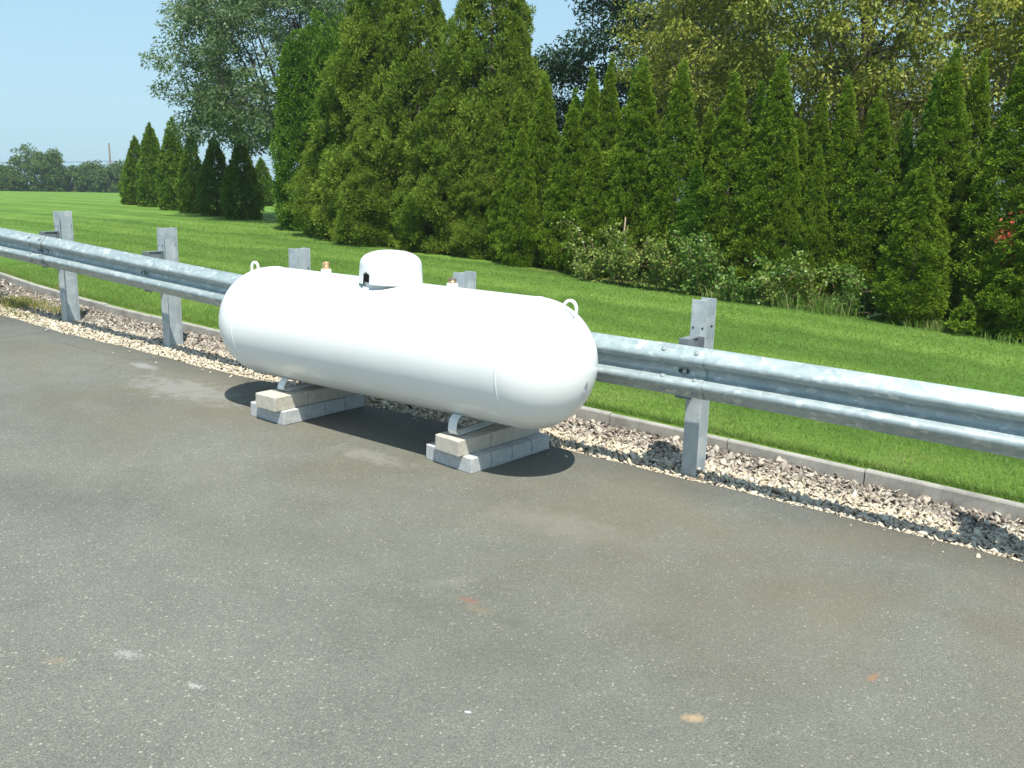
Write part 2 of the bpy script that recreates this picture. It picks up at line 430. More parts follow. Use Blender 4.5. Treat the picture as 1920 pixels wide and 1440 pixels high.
# ------------------------------------------------------------------ grass blades
m_blade = mat_leaf('grass_blade', [(.092, .18, .03), (.14, .25, .042), (.18, .305, .058), (.25, .355, .10), (.34, .36, .16)], 1.3, .4, .6,
                   ((.135, .235, .04), (.21, .31, .07)), .2, .5)
nt = m_blade.node_tree; b = nt.nodes['Principled BSDF']
old = b.inputs['Base Color'].links[0].from_socket
P = worldpos(nt)
gain = ramp(nt, math_(nt, 'MULTIPLY_ADD', mow(nt, P), .5, .5), [(0, (.84, .87, .84)), (.5, (.98, 1, .98)), (1, (1.2, 1.14, 1.15))])
nc = mix(nt, 1, old, gain, 'MULTIPLY')
se = nt.nodes.new('ShaderNodeSeparateXYZ'); nt.links.new(P, se.inputs[0])
dry = math_(nt, 'MULTIPLY', ramp(nt, noise(nt, P, 1.3, 4, .6), [(.52, (0, 0, 0)), (.66, (1, 1, 1))]), math_(nt, 'MULTIPLY_ADD', se.outputs[1], -.55, 4.5, clamp=True))
gi = nt.nodes.new('ShaderNodeNewGeometry')
dry = math_(nt, 'MULTIPLY', dry, math_(nt, 'GREATER_THAN', gi.outputs['Random Per Island'], .35))
nc = mix(nt, math_(nt, 'MULTIPLY', dry, .75), nc, (.40, .34, .17))
for nd in (b.inputs['Base Color'], [n for n in nt.nodes if n.type == 'BSDF_TRANSLUCENT'][0].inputs[0]): nt.links.new(nc, nd)
def blades(n, x0, x1, y0, y1, hmin, hmax, w, yfn=None, keep=None):
    X = RNG.uniform(x0, x1, n)
    base_y = curbY(X) + .07
    Y = np.maximum(RNG.uniform(y0, y1, n), base_y + RNG.uniform(0, .08, n))
    if keep is not None:
        k_ = keep(X, Y); X, Y = X[k_], Y[k_]; n = len(X)
    Z = lawnz(X, Y) - .004
    a = RNG.uniform(0, 2 * math.pi, n); H = RNG.uniform(hmin, hmax, n)
    le = RNG.uniform(.2, 1.3, n) * H; la = RNG.uniform(0, 2 * math.pi, n)
    W = w * RNG.uniform(.6, 1.3, n) / 2
    dx, dy = np.cos(a) * W, np.sin(a) * W
    V = np.empty((n, 3, 3))
    V[:, 0] = np.stack([X - dx, Y - dy, Z], -1); V[:, 1] = np.stack([X + dx, Y + dy, Z], -1)
    V[:, 2] = np.stack([X + np.cos(la) * le, Y + np.sin(la) * le, Z + H], -1)
    return V.reshape(-1, 3)
def infront(X, Y):
    # keep only what the near field of the place needs (a wedge ahead of the photographer, with margin)
    return (X > -2.15 * Y - .8) & (X < .22 * Y + .8)
tuft = lambda X, Y: infront(X, Y) & (np.array([mnoise.noise(Vector((x * 2.2, y * 2.2, 0))) for x, y in zip(X, Y)]) > RNG.uniform(-.5, .35, len(X)))
def fade(X, Y):
    d = np.hypot(X, Y); return infront(X, Y) & (RNG.uniform(0, 1, len(X)) < np.clip((30 - d) / 14, 0, 1))
VS = [blades(150000, -14, 2, 5.6, 8.2, .016, .036, .005, keep=infront),
      blades(26000, -13, 2, 5.6, 8.0, .035, .065, .0055, keep=tuft),
      blades(9000, -13, 2, 5.6, 5.95, .04, .08, .006, keep=infront),
      blades(130000, -19, 2.5, 8.2, 11.0, .018, .036, .0075, keep=fade),
      blades(120000, -26, 2.8, 11.0, 14.2, .018, .038, .010, keep=lambda X, Y: fade(X, Y) & (Y < 13.75 + RNG.uniform(-.3, .3, len(X)) + np.where(X < -13, 3, 0))),
      blades(50000, -28, -13, 14.2, 19, .025, .05, .013, keep=fade)]
V = np.concatenate(VS)
me = quickmesh('grass', V, np.arange(len(V)).reshape(-1, 3), 3, False, m_blade)
tag(link('grass', me), 'short mown green grass growing on the lawn behind the kerb', 'grass', kind='stuff')

# ------------------------------------------------------------------ foliage builder
def leaf_quads(P, D, L, W, twist=None):
    """diamond leaves: P base (n,3), D unit direction (n,3), L, W arrays"""
    n = len(P)
    r = RNG.normal(size=(n, 3)); S = np.cross(D, r); S /= np.linalg.norm(S, axis=1)[:, None] + 1e-9
    L = np.broadcast_to(L, n)[:, None]; W = np.broadcast_to(W, n)[:, None]
    V = np.empty((n, 4, 3))
    V[:, 0] = P; V[:, 1] = P + D * L * .45 + S * W / 2; V[:, 2] = P + D * L; V[:, 3] = P + D * L * .45 - S * W / 2
    return V.reshape(-1, 3)
def unit(a): return a / (np.linalg.norm(a, axis=-1, keepdims=True) + 1e-9)
def lumps(p, s, seed):
    return np.array([mnoise.noise(Vector((q[0] * s + seed, q[1] * s, q[2] * s))) for q in p])

def cone_foliage(name, H, R, seed, ntuft, nleaf, tuft_r, leafL, leafW, lump=.12, lscale=2.4, mat=None, tipsharp=.9, up=.55, hole=-.35, belly=.18, inner=True, prof=None, fine=.055):
    """upright conifer crown from tufts of small sprays spread through the outer crown"""
    rs = np.random.default_rng(seed)
    def radius(t):   # t 0..1 bottom to top
        if prof is not None: return R * np.interp(t, [p[0] for p in prof], [p[1] for p in prof])
        return R * np.where(t < belly, .78 + .22 * np.sqrt(np.clip(t / belly, 0, 1)), (1 - ((t - belly) / (1 - belly)) ** 1.35) ** tipsharp)
    allP = []; 
    tt = rs.uniform(0, 1, ntuft * 4); keep = rs.uniform(0, 1, len(tt)) < (radius(tt) / R + .05); tt = tt[keep][:ntuft]
    n = len(tt); a = rs.uniform(0, 2 * math.pi, n)
    depth = 1 - np.abs(rs.normal(0, .10, n))
    d = np.stack([np.cos(a), np.sin(a), np.zeros(n)], -1)
    surf = d * radius(tt)[:, None]; surf[:, 2] = tt * H
    ln = lumps(surf, lscale, seed * 3.1) + .5 * lumps(surf, lscale * 2.3, seed * 7.7)
    k = ln > hole * 1.0
    tt, a, d, surf, ln, depth = tt[k], a[k], d[k], surf[k], ln[k], depth[k]; n = len(tt)
    fn = lumps(surf, lscale * 5.5 if lump < .3 else lscale * 4.2, seed * 1.7)
    C = d * np.maximum(.02, radius(tt) * depth + fine * 2.2 * fn * np.clip(radius(tt) / R * 2, .2, 1) + lump * ln * np.clip(radius(tt) / R * 2, .25, 1) - tuft_r * .4)[:, None]
    C[:, 2] = tt * H + rs.normal(0, .03, n)
    ax = unit(d + np.array([0, 0, up]))
    if inner:
        m = int(n * .55); ti = rs.uniform(0, .93, m); ai = rs.uniform(0, 2 * math.pi, m)
        di = np.stack([np.cos(ai), np.sin(ai), np.zeros(m)], -1)
        Ci = di * (radius(ti) * rs.uniform(.55, .8, m))[:, None]; Ci[:, 2] = ti * H
        C = np.concatenate([C, Ci]); ax = np.concatenate([ax, unit(di + np.array([0, 0, up]))]); n = len(C)
    sz = tuft_r * rs.uniform(.65, 1.35, n) * np.clip(1.25 - C[:, 2] / H, .45, 1)
    PP = np.repeat(C, nleaf, 0); AX = np.repeat(ax, nleaf, 0); SZ = np.repeat(sz, nleaf)
    D = unit(AX * 1.0 + rs.normal(0, .62, PP.shape))
    off = D * (SZ * rs.uniform(.05, 1, len(SZ)) ** .6)[:, None]
    D2 = unit(D + rs.normal(0, .35, D.shape) + np.array([0, 0, up * .4]))
    Vv = leaf_quads(PP + off, D2, leafL * rs.uniform(.6, 1.3, len(PP)), leafW * rs.uniform(.6, 1.3, len(PP)))
    # leader shoot
    nt_ = 60; zt = rs.uniform(.93, 1.0, nt_) * H
    Pt = np.stack([rs.normal(0, .018, nt_), rs.normal(0, .018, nt_), zt], -1)
    Vt = leaf_quads(Pt, unit(rs.normal(0, .35, (nt_, 3)) + np.array([0, 0, 1])), leafL, leafW * .8)
    Vv = np.concatenate([Vv, Vt])
    return quickmesh(name, Vv, np.arange(len(Vv)).reshape(-1, 4), 4, False, mat)

m_bark = mat_simple('bark', (.12, .09, .07), .9, 0, 14, .45, .8, .01)
m_bark2 = mat_simple('bark_dark', (.06, .05, .042), .9, 0, 12, .45, .8, .01)
m_thuja = mat_leaf('thuja_leaf', [(.050, .105, .010), (.10, .19, .014), (.15, .25, .020), (.22, .33, .032), (.26, .27, .05)], 1.1, .2, .55, ((.11, .20, .014), (.20, .285, .026)), spec=.07)
m_thuja2 = mat_leaf('thuja_leaf_deep', [(.055, .115, .014), (.09, .19, .02), (.12, .24, .026), (.16, .28, .034)], 1.3, .2, .55, ((.08, .175, .018), (.13, .24, .026)), spec=.07)
m_cypress = mat_leaf('cypress_leaf', [(.05, .105, .014), (.11, .195, .02), (.18, .27, .03), (.29, .38, .055), (.27, .24, .07)], .8, .34, .5, ((.10, .19, .02), (.23, .31, .04)), spec=.07)
m_cluster = mat_leaf('far_thuja_leaf', [(.055, .115, .014), (.11, .195, .022), (.165, .26, .03), (.21, .28, .05)], 1.2, .3, .6, ((.09, .175, .018), (.16, .24, .03)), spec=.07)

def trunk_mesh(h, r, seed=0):
    m = MB(); rs = random.Random(seed)
    m.tube([(0, 0, -.1), (rs.uniform(-.02, .02), .01, h * .3), (rs.uniform(-.03, .03), rs.uniform(-.03, .03), h * .7), (0, 0, h)], [r, r * .85, r * .5, r * .12], 8)
    for i in range(10):
        z = h * (.08 + .07 * i); a = rs.uniform(0, 6.28); L = r * 6 * (1 - z / h)
        m.tube([(0, 0, z), (math.cos(a) * L * .5, math.sin(a) * L * .5, z + L * .35), (math.cos(a) * L, math.sin(a) * L, z + L)], [r * .3, r * .2, r * .08], 5)
    return m.mesh('trunk')

ORD = ['first', 'second', 'third', 'fourth', 'fifth', 'sixth', 'seventh', 'eighth', 'ninth', 'tenth', 'eleventh', 'twelfth', 'thirteenth', 'fourteenth', 'fifteenth', 'sixteenth', 'seventeenth', 'eighteenth', 'nineteenth', 'twentieth']

# hedge arborvitaes: four foliage variants of unit height 3.5 m
variants = []
for i, (R0, sd, mt) in enumerate([(.55, 1, m_thuja), (.59, 2, m_thuja), (.52, 3, m_thuja2), (.57, 4, m_thuja)]):
    tm = cone_foliage('crown', 3.5, R0, sd, 1150, 58, .095, .045, .016, lump=.12, lscale=2.8, mat=mt, hole=-.46, tipsharp=1.0, up=.7)
    variants.append((tm, trunk_mesh(2.9, .06, sd)))
for tm, tr_ in variants: tr_.materials.append(m_bark)
variants_extra = None
_protos = {}
def thuja(x, y, h, var, wid, label, group, rot=None, name='arborvitae', lean=0):
    z = float(lawnz(x, y)) - .03; rot = random.uniform(0, 6.28) if rot is None else rot
    t = empty(name, (x, y, z), (lean, 0, rot), label, 'tree', group)
    s = h / 3.5; t.scale = (wid, wid, s)
    for nm, me in (('crown', variants[var][0]), ('trunk', variants[var][1])):
        key = (nm, var)
        if key not in _protos:
            o = link(nm, me, None, t); _protos[key] = o
        else:
            o = _protos[key].copy(); COL.objects.link(o); o.parent = t
    return t
hedge = [(-10.15, 14.70, 3.34), (-9.52, 14.60, 3.53), (-9.05, 14.95, 3.30), (-8.71, 14.30, 3.10), (-8.44, 14.50, 3.61), (-8.22, 14.75, 3.79), (-7.85, 15.0, 3.66), (-7.35, 14.30, 3.74), (-6.62, 14.30, 3.65), (-6.30, 14.80, 3.09), (-5.69, 14.30, 3.47), (-5.45, 14.85, 3.38), (-4.93, 14.20, 3.69), (-4.63, 14.40, 2.92), (-4.38, 14.60, 3.21), (-3.92, 14.30, 3.36), (-3.43, 14.20, 3.23), (-3.10, 14.60, 2.92)]
HG = 'arborvitaes of the tall hedge'
for i, (x, y, h) in enumerate(hedge):
    w = [1.0, .95, .85, .9, .8, .85, .85, 1.12, 1.05, .75, 1.08, .8, 1.08, .7, .75, .9, .98, .7][i]
    thuja(x, y, h, [0, 1, 2, 0, 3, 1, 2, 3, 1, 0, 3, 2, 1, 0, 3, 1, 0, 2][i], w,
          'pointed green arborvitae, %s peak of the hedge counted rightwards from the big bushy cypresses' % ORD[i], HG)
for (x, y, h, v, w, lab) in [
    (-2.73, 14.5, 3.43, 2, .85, 'dark shoulder arborvitae tucked left behind the double-topped tree near the right end of the hedge'),
    (-2.45, 14.0, 3.71, 1, 1.05, 'tall arborvitae behind the small cone, left top of the double-topped pair'),
    (-2.2, 14.6, 3.74, 3, .8, 'narrow arborvitae forming the right top of the double-topped pair'),
    (-1.52, 13.75, 3.78, 0, 1.25, 'broadest arborvitae at the right edge of the photo with red leaves on it'),
    (-.75, 13.5, 3.75, 2, 1.1, 'last arborvitae of the hedge, mostly cut off by the right edge of the photo')]:
    thuja(x, y, h, v, w, lab, HG)
for (x, y, h, v, w, lab) in [
    (-9.63, 14.05, 2.65, 0, .72, 'short arborvitae in front of the first hedge peak beside the bushy cypresses'),
    (-4.53, 13.85, 2.44, 3, .62, 'short arborvitae in the hedge front, left one of two low tips in mid hedge'),
    (-4.14, 13.9, 2.34, 1, .60, 'short arborvitae in the hedge front, right one of two low tips in mid hedge'),
    (-2.5, 13.15, 2.18, 3, .8, 'small cone shaped arborvitae standing alone in front of the double-topped tree')]:
    thuja(x, y, h, v, w, lab, HG)
# low infill young arborvitaes closing the foot of the hedge
for i, (x, y, h, v, w) in enumerate([(-8.0, 13.95, 2.3, 1, .8), (-6.1, 13.95, 2.1, 2, .8), (-1.1, 13.1, 2.1, 0, .95)]):
    thuja(x, y, h, v, w, 'low arborvitae filling the foot of the hedge, %s of the low fillers from the left' % ORD[i], HG)

# (columnar variant with a blunt top)
ctm = cone_foliage('crown', 3.5, .62, 9, 1150, 46, .12, .06, .021, lump=.13, mat=m_thuja2, hole=-.6, prof=[(0, .85), (.15, 1), (.6, .95), (.8, .8), (.92, .55), (.98, .25), (1, .05)])
variants.append((ctm, variants[2][1]))
# bright columns left of the cypress mass
for (x, y, h, v, w, lab) in [
    (-18.35, 16.6, 5.0, 4, 1.1, 'tall columnar arborvitae at the left end of the hedge mass, nearest the lawn gap'),
    (-18.3, 17.2, 5.55, 4, 1.0, 'tallest columnar arborvitae with rounded top at the left end of the mass'),
    (-17.5, 16.8, 5.1, 4, 1.0, 'columnar arborvitae directly left of the coarse cypresses, lower rounded top'),
    (-17.9, 17.6, 5.5, 4, .9, 'columnar arborvitae in the second rank behind the left columns, left one'),
    (-17.4, 17.8, 5.65, 4, .9, 'columnar arborvitae in the second rank behind the left columns, right one')]:
    thuja(x, y, h, v, w, lab, 'columnar arborvitaes beside the cypresses')

# far-left cluster on the lawn (own foliage, further away)
cl_mesh = [cone_foliage('crown', 3.0, .72, 11 + i, 620, 22, .13, .10, .045, lump=.12, mat=m_cluster, hole=-.6, belly=.28) for i in range(2)]
cl_tr = trunk_mesh(2.4, .06, 31); cl_tr.materials.append(m_bark)
CG = 'arborvitaes of the group on the lawn'
for i, (x, y, h, w, lab) in enumerate([
    (-37.3, 23.7, 2.35, .8, 'leftmost and lowest arborvitae of the lawn group'),
    (-36.4, 23.4, 2.95, .95, 'second arborvitae from the left in the lawn group'),
    (-35.4, 23.6, 3.25, .85, 'slim arborvitae behind the tall pair of the lawn group'),
    (-33.9, 22.5, 3.38, 1.0, 'tallest arborvitae of the lawn group with a sharp tip against the sky'),
    (-31.2, 21.7, 2.85, .75, 'arborvitae with a low left shoulder, just right of the tallest in the lawn group'),
    (-30.4, 21.1, 3.4, .98, 'dark arborvitae with brown patch whose tip meets the deciduous tree crown'),
    (-27.72, 19.95, 2.75, .82, 'single narrow arborvitae in the middle of the lawn group under the branch tips'),
    (-25.95, 19.6, 2.6, .92, 'arborvitae shaded by the tree crown, second from the right in the lawn group front'),
    (-23.6, 18.8, 2.5, .98, 'nearest and rightmost front arborvitae of the lawn group'),
    (-35.4, 29.4, 2.3, 1.0, 'isolated arborvitae seen through the gap left of the tree trunk')]):
    z = float(lawnz(x, y)) - .04
    t = empty('arborvitae', (x, y, z), (0, 0, random.uniform(0, 6.28)), lab, 'tree', CG); t.scale = (w * .85, w * .85, h / 3.0)
    if i < 2: cr_ = link('crown', cl_mesh[i % 2], None, t)
    else: cr_ = [o for o in COL.objects if o.data == cl_mesh[i % 2]][0].copy(); COL.objects.link(cr_); cr_.parent = t
    if i == 0: tk_ = link('trunk', cl_tr, None, t)
    else: tk_ = [o for o in COL.objects if o.data == cl_tr][0].copy(); COL.objects.link(tk_); cr_.parent = t; tk_.parent = t

# the coarse, bushy cypress mass
mass_prof = [(0, .80), (.1, .98), (.3, 1.0), (.5, .84), (.7, .60), (.85, .36), (.95, .14), (1, .02)]
ms_mesh = [cone_foliage('crown', 6.0, 1.55, 41 + i, 2000, 56, .20, .085, .028, lump=.6, lscale=1.2, mat=m_cypress, hole=-.30, fine=.11, up=.35, prof=mass_prof) for i in range(2)]
ms_tr = trunk_mesh(5.0, .13, 77); ms_tr.materials.append(m_bark)
MG = 'coarse bushy cypresses'
_mp = {}
for i, (x, y, h, w, lab) in enumerate([
    (-16.1, 15.9, 3.5, .70, 'lowest yellow-green bushy cypress at the left foot of the mass'),
    (-15.6, 16.0, 4.9, .74, 'bushy cypress with sloping left shoulder behind the lowest one'),
    (-14.9, 15.9, 6.5, .92, 'tall bushy cypress left of the middle of the mass, top out of the photo'),
    (-13.65, 15.8, 6.3, .82, 'bushy cypress in the middle of the mass behind the tank dome'),
    (-12.75, 16.3, 4.75, .80, 'bushy cypress whose top ends below the sky notch'),
    (-11.65, 15.8, 6.6, .84, 'tall bushy cypress right of the sky notch'),
    (-11.0, 15.7, 4.9, .58, 'narrower bushy cypress on the right side of the mass, next to the pointed hedge'),
    (-14.1, 15.0, 3.3, .66, 'low bulging cypress at the front of the mass, left of the white dome'),
    (-12.1, 15.0, 3.6, .68, 'low bulging cypress at the front of the mass, right of the white dome'),
    (-10.9, 14.9, 2.9, .52, 'small bulging cypress at the right front corner of the mass')]):
    z = float(lawnz(x, y)) - .05
    t = empty('bushy_cypress', (x, y, z), (0, 0, 1.3 * i), lab, 'tree', MG); t.scale = (w, w, h / 6.0)
    for nm, me in (('crown', ms_mesh[i % 2]), ('trunk', ms_tr)):
        key = me.name
        if key not in _mp: o = link(nm, me, None, t); _mp[key] = o
        else: o = _mp[key].copy(); COL.objects.link(o); o.parent = t

# ------------------------------------------------------------------ deciduous trees
def decid(name, base, crown_c, crown_r, ncl, nleaf, cl_r, leafL, leafW, mat, bark, seed, label, trunk_r=.18, droop=.2, gap=-.1, nsc=.45, nlimb=16, group=None, zmin=None, keep=None):
    rs = np.random.default_rng(seed); rr = random.Random(seed)
    bx, by = base; bz = float(lawnz(bx, by)) - .05
    t = empty(name, (bx, by, bz), (0, 0, 0), label, 'tree', group)
    cc = np.array(crown_c) - np.array([bx, by, bz]); cr = np.array(crown_r)
    C = []
    while len(C) < ncl:
        u = unit(rs.normal(size=3)); q = u * rs.uniform(.25, 1) ** .45
        p = cc + q * cr
        nz = mnoise.noise(Vector((p[0] * nsc + seed, p[1] * nsc, p[2] * nsc)))
        if nz < gap + rs.uniform(-.12, .12): continue
        if zmin is not None and p[2] + bz < zmin: continue
        C.append(p * 1.0 + q * cr * .12 * nz)
    C = np.array(C)
    # limbs
    mb = MB(); top = cc + np.array([0, 0, cr[2] * .35])
    h0 = max(1.2, (cc[2] - cr[2]) * .9)
    mb.tube([(0, 0, -.2), (0, 0, h0 * .5), (cc[0] * .2, cc[1] * .2, h0), tuple(cc * .6 + np.array([0, 0, .2 * cc[2]])), tuple(top)],
            [trunk_r * 1.25, trunk_r, trunk_r * .88, trunk_r * .55, trunk_r * .12], 10)
    idx = rs.choice(len(C), min(nlimb, len(C)), replace=False)
    tips = []
    for k_ in idx:
        e = C[k_]; f0 = rr.uniform(.15, .75)
        s0 = np.array([cc[0] * .3 * f0, cc[1] * .3 * f0, h0 + (top[2] - h0) * f0 * .8])
        mid = s0 * .45 + e * .55 + np.array([rr.uniform(-.2, .2), rr.uniform(-.2, .2), .25])
        mb.tube([tuple(s0), tuple(s0 * .75 + mid * .25), tuple(mid), tuple(e)], [trunk_r * .42, trunk_r * .33, trunk_r * .2, trunk_r * .05], 6)
        tips.append(e); tips.append(mid)
    tips = np.array(tips)
    for k_ in range(0, len(C), 2):   # twigs from nearest limb point
        d = np.linalg.norm(tips - C[k_], axis=1); j = d.argmin()
        if d[j] < .15: continue
        m_ = (tips[j] + C[k_]) / 2 + np.array([0, 0, .08])
        mb.tube([tuple(tips[j]), tuple(m_), tuple(C[k_])], [trunk_r * .09, trunk_r * .06, trunk_r * .025], 4, False)
    mb.build('trunk', bark, t)
    szs = cl_r * rs.uniform(.6, 1.35, len(C))
    PP = np.repeat(C, nleaf, 0); SZ = np.repeat(szs, nleaf)
    o = unit(rs.normal(size=PP.shape)) * (SZ * rs.uniform(.1, 1, len(SZ)) ** .5)[:, None]; o[:, 2] *= .6
    D = unit(o * .8 / cl_r + rs.normal(0, .6, o.shape) + np.array([0, 0, -droop]))
    V = leaf_quads(PP + o, D, leafL * rs.uniform(.6, 1.25, len(PP)), leafW * rs.uniform(.7, 1.2, len(PP)))
    me = quickmesh('crown', V, np.arange(len(V)).reshape(-1, 4), 4, False, mat)
    link('crown', me, None, t)
    return t

m_ash = mat_leaf('ash_leaf', [(.065, .13, .045), (.11, .185, .06), (.16, .235, .08), (.24, .31, .13)], .6, .35, .45, ((.085, .15, .06), (.16, .22, .10)), .4)
m_walnut = mat_leaf('walnut_leaf', [(.10, .16, .022), (.20, .26, .032), (.31, .36, .05), (.44, .44, .09), (.38, .28, .075)], .5, .38, .5, ((.16, .23, .026), (.36, .38, .06)), .3)
m_dark = mat_leaf('dark_leaf', [(.018, .045, .020), (.03, .07, .026), (.045, .095, .032), (.07, .12, .05)], .6, .22, .5, ((.02, .05, .02), (.045, .085, .03)))
m_farleaf = mat_leaf('far_leaf', [(.06, .11, .03), (.09, .15, .04), (.12, .19, .05), (.16, .22, .07)], .3, .25, .6, ((.07, .125, .03), (.13, .19, .05)))

decid('deciduous_tree', (-22.3, 19.3), (-22.3, 19.6, 5.0), (4.1, 3.4, 4.5), 1150, 80, .40, .14, .048, m_ash, m_bark2, 5,
      'tall airy deciduous tree with grey-green leaves behind the lawn group', .12, .25, -.3, .7, 18, zmin=3.1)
decid('walnut_tree', (-5.2, 20.5), (-5.1, 19.0, 5.6), (5.0, 3.0, 4.3), 1500, 120, .40, .098, .042, m_walnut, m_bark, 8,
      'large yellow-green broadleaf tree spreading behind the right half of the hedge', .12, .45, -.34, .55, 30, zmin=2.4)
decid('dark_tree', (-10.9, 22.5), (-10.7, 22.0, 7.7), (2.6, 2.2, 3.5), 420, 75, .42, .15, .05, m_dark, m_bark2, 9,
      'dark blue-green tree standing high behind the hedge, left of the yellow-green tree', .2, .3, -.2, .5, 14)
decid('dark_tree', (-14.4, 24), (-14.2, 24.0, 4.2), (2.6, 2, 2.3), 320, 70, .42, .16, .055, m_dark, m_bark2, 10,
      'lower dark tree showing in the sky gap right of the cypress mass', .15, .3, -.2, .6, 12)
decid('dark_tree', (-2.2, 23.2), (-2.0, 22.8, 6.6), (2.6, 2, 2.6), 240, 70, .42, .16, .055, m_dark, m_bark2, 12,
      'dark tree in the upper right corner behind the last arborvitaes', .18, .3, -.2, .6, 12)
decid('dark_tree', (-8.6, 24.5), (-8.4, 24.0, 4.0), (3.6, 1.8, 2.2), 300, 70, .42, .16, .055, m_dark, m_bark2, 13,
      'shaded dark tree low behind the middle of the hedge', .15, .3, -.25, .6, 12)

# far tree line across the field
FG = 'trees of the far field edge'
def range_pt(px, r): 
    # bearing table of the far tree line (degrees left of the view axis is baked into world directions)
    return None
far = [(-139.5, 63.2, 7.6, 3.2, 'far broadleaf tree at the very left edge of the photo'),
       (-136.0, 65.9, 5.4, 3.0, 'low far tree between the leftmost tree and the high headed ones'),
       (-134.5, 69.3, 8.2, 3.4, 'far tree with the highest head left of the utility pole'),
       (-132.8, 71.9, 8.0, 1.7, 'far tree with a small knob shaped head leaning right'),
       (-131.5, 74.0, 5.3, 3.0, 'low far tree just right of the knob-headed tree'),
       (-130.2, 76.3, 6.2, 3.0, 'far tree directly left of the utility pole'),
       (-129.0, 79.4, 6.7, 2.4, 'far tree with a pointed top just right of the utility pole'),
       (-128.6, 82.0, 5.6, 3.2, 'far tree meeting the left end of the lawn group'),
       (-126.0, 86.5, 5.6, 4.2, 'far tree hidden mostly behind the lawn group'),
       (-124.0, 92.5, 6.0, 4.5, 'far tree seen in slots between the lawn group arborvitaes'),
       (-122.0, 99.5, 6.0, 4.8, 'far tree seen through the gap beside the tree trunk')]
for i, (x, y, h, r, lab) in enumerate(far):
    bz = float(lawnz(x, y))
    decid('broadleaf_tree', (x, y), (x, y, bz + h * .52), (r * .85, r * .85, h * .5), 170, 60, .7, .34, .18, m_farleaf, m_bark, 60 + i, lab, .22, .1, -.35, .3, 6, FG)

# utility pole and wires
m_pole = mat_simple('weathered_pole', (.14, .12, .10), .9, 0, 6, .3)
px_, py_ = -141.5, 86.3; pz_ = float(lawnz(px_, py_))
t = empty('utility_pole', (px_, py_, pz_), (0, 0, 0), 'thin wooden utility pole rising above the far trees', 'utility pole')
m = MB(); m.tube([(0, 0, -.5), (0, 0, 8.22 - pz_)], [.2, .13], 8); m.build('pole', m_pole, t)
m_wire = mat_simple('wire', (.05, .05, .055), .6)
for j, (z0, zl, zr, nm) in enumerate([(5.35, 4.7, 6.1, 'upper'), (4.75, 4.1, 5.3, 'lower')]):
    m = MB(); A = Vector((-154, 62, zl)); B = Vector((px_, py_, z0)); C_ = Vector((-132, 112, zr + .4))
    for p0, p1 in ((A, B), (B, C_)):
        m.tube([p0.lerp(p1, s) - Vector((0, 0, 4 * .35 * s * (1 - s))) for s in [i / 8 for i in range(9)]], .035, 5)
    w_ = m.build('overhead_wire', m_wire); tag(w_, '%s of the two dark overhead wires strung across the sky at the far left' % nm, 'wire', 'overhead wires')

# ------------------------------------------------------------------ brambles, weeds
m_bram = mat_leaf('bramble_leaf', [(.06, .13, .02), (.13, .22, .035), (.22, .31, .05), (.33, .39, .085), (.33, .26, .08)], 2.5, .3, .45, ((.13, .22, .04), (.26, .33, .075)), .4)
m_bram2 = mat_leaf('bramble_leaf_cool', [(.06, .14, .02), (.12, .23, .03), (.19, .31, .045), (.28, .38, .075)], 2.5, .3, .45, ((.09, .18, .04), (.18, .28, .07)), .4)
m_cane = mat_simple('cane', (.26, .17, .11), .8, 0, 20, .3)
def bramble(x, y, w, h, n, label, mat, seed, L=.058, canes=16):
    rs = np.random.default_rng(seed); z = float(lawnz(x, y))
    t = empty('bramble', (x, y, z), (0, 0, 0), label, 'shrub', 'brambles at the foot of the hedge')
    mb = MB(); P = []; D = []
    for i in range(canes):
        a = rs.uniform(-math.pi, math.pi); sx = rs.uniform(-w * .45, w * .45); hh = h * rs.uniform(.2, 1.3)
        r = rs.uniform(.1, .5); dx, dy = math.cos(a) * r, math.sin(a) * r * .6 - .12
        pts = [Vector((sx, rs.uniform(-.1, .15), 0)), Vector((sx + dx * .3, dy * .3, hh * .6)), Vector((sx + dx * .7, dy * .7, hh)), Vector((sx + dx * 1.4, dy * 1.3, hh * rs.uniform(.6, .95)))]
        cur = []
        for s in np.linspace(0, 1, 9):
            q = ((1 - s) ** 3) * pts[0] + 3 * s * (1 - s) ** 2 * pts[1] + 3 * s * s * (1 - s) * pts[2] + s ** 3 * pts[3]; cur.append(q)
        mb.tube(cur, [.006 - .0005 * k_ for k_ in range(9)], 5, False)
        for k_ in range(int(2.4 * n) // canes):
            s = rs.uniform(.15, 1); q = cur[min(8, int(s * 8))]
            P.append(np.array(q) + rs.normal(0, .055, 3)); D.append(rs.normal(0, .6, 3) + np.array([0, -.4, .1]))
    P = np.array(P); P[:, 2] = np.abs(P[:, 2]) + .01; D = unit(np.array(D))
    mb.build('stems', m_cane, t)
    V = leaf_quads(P, D, L * rs.uniform(.6, 1.3, len(P)), L * .72 * rs.uniform(.7, 1.2, len(P)))
    link('foliage', quickmesh('foliage', V, np.arange(len(V)).reshape(-1, 4), 4, False, mat), None, t)
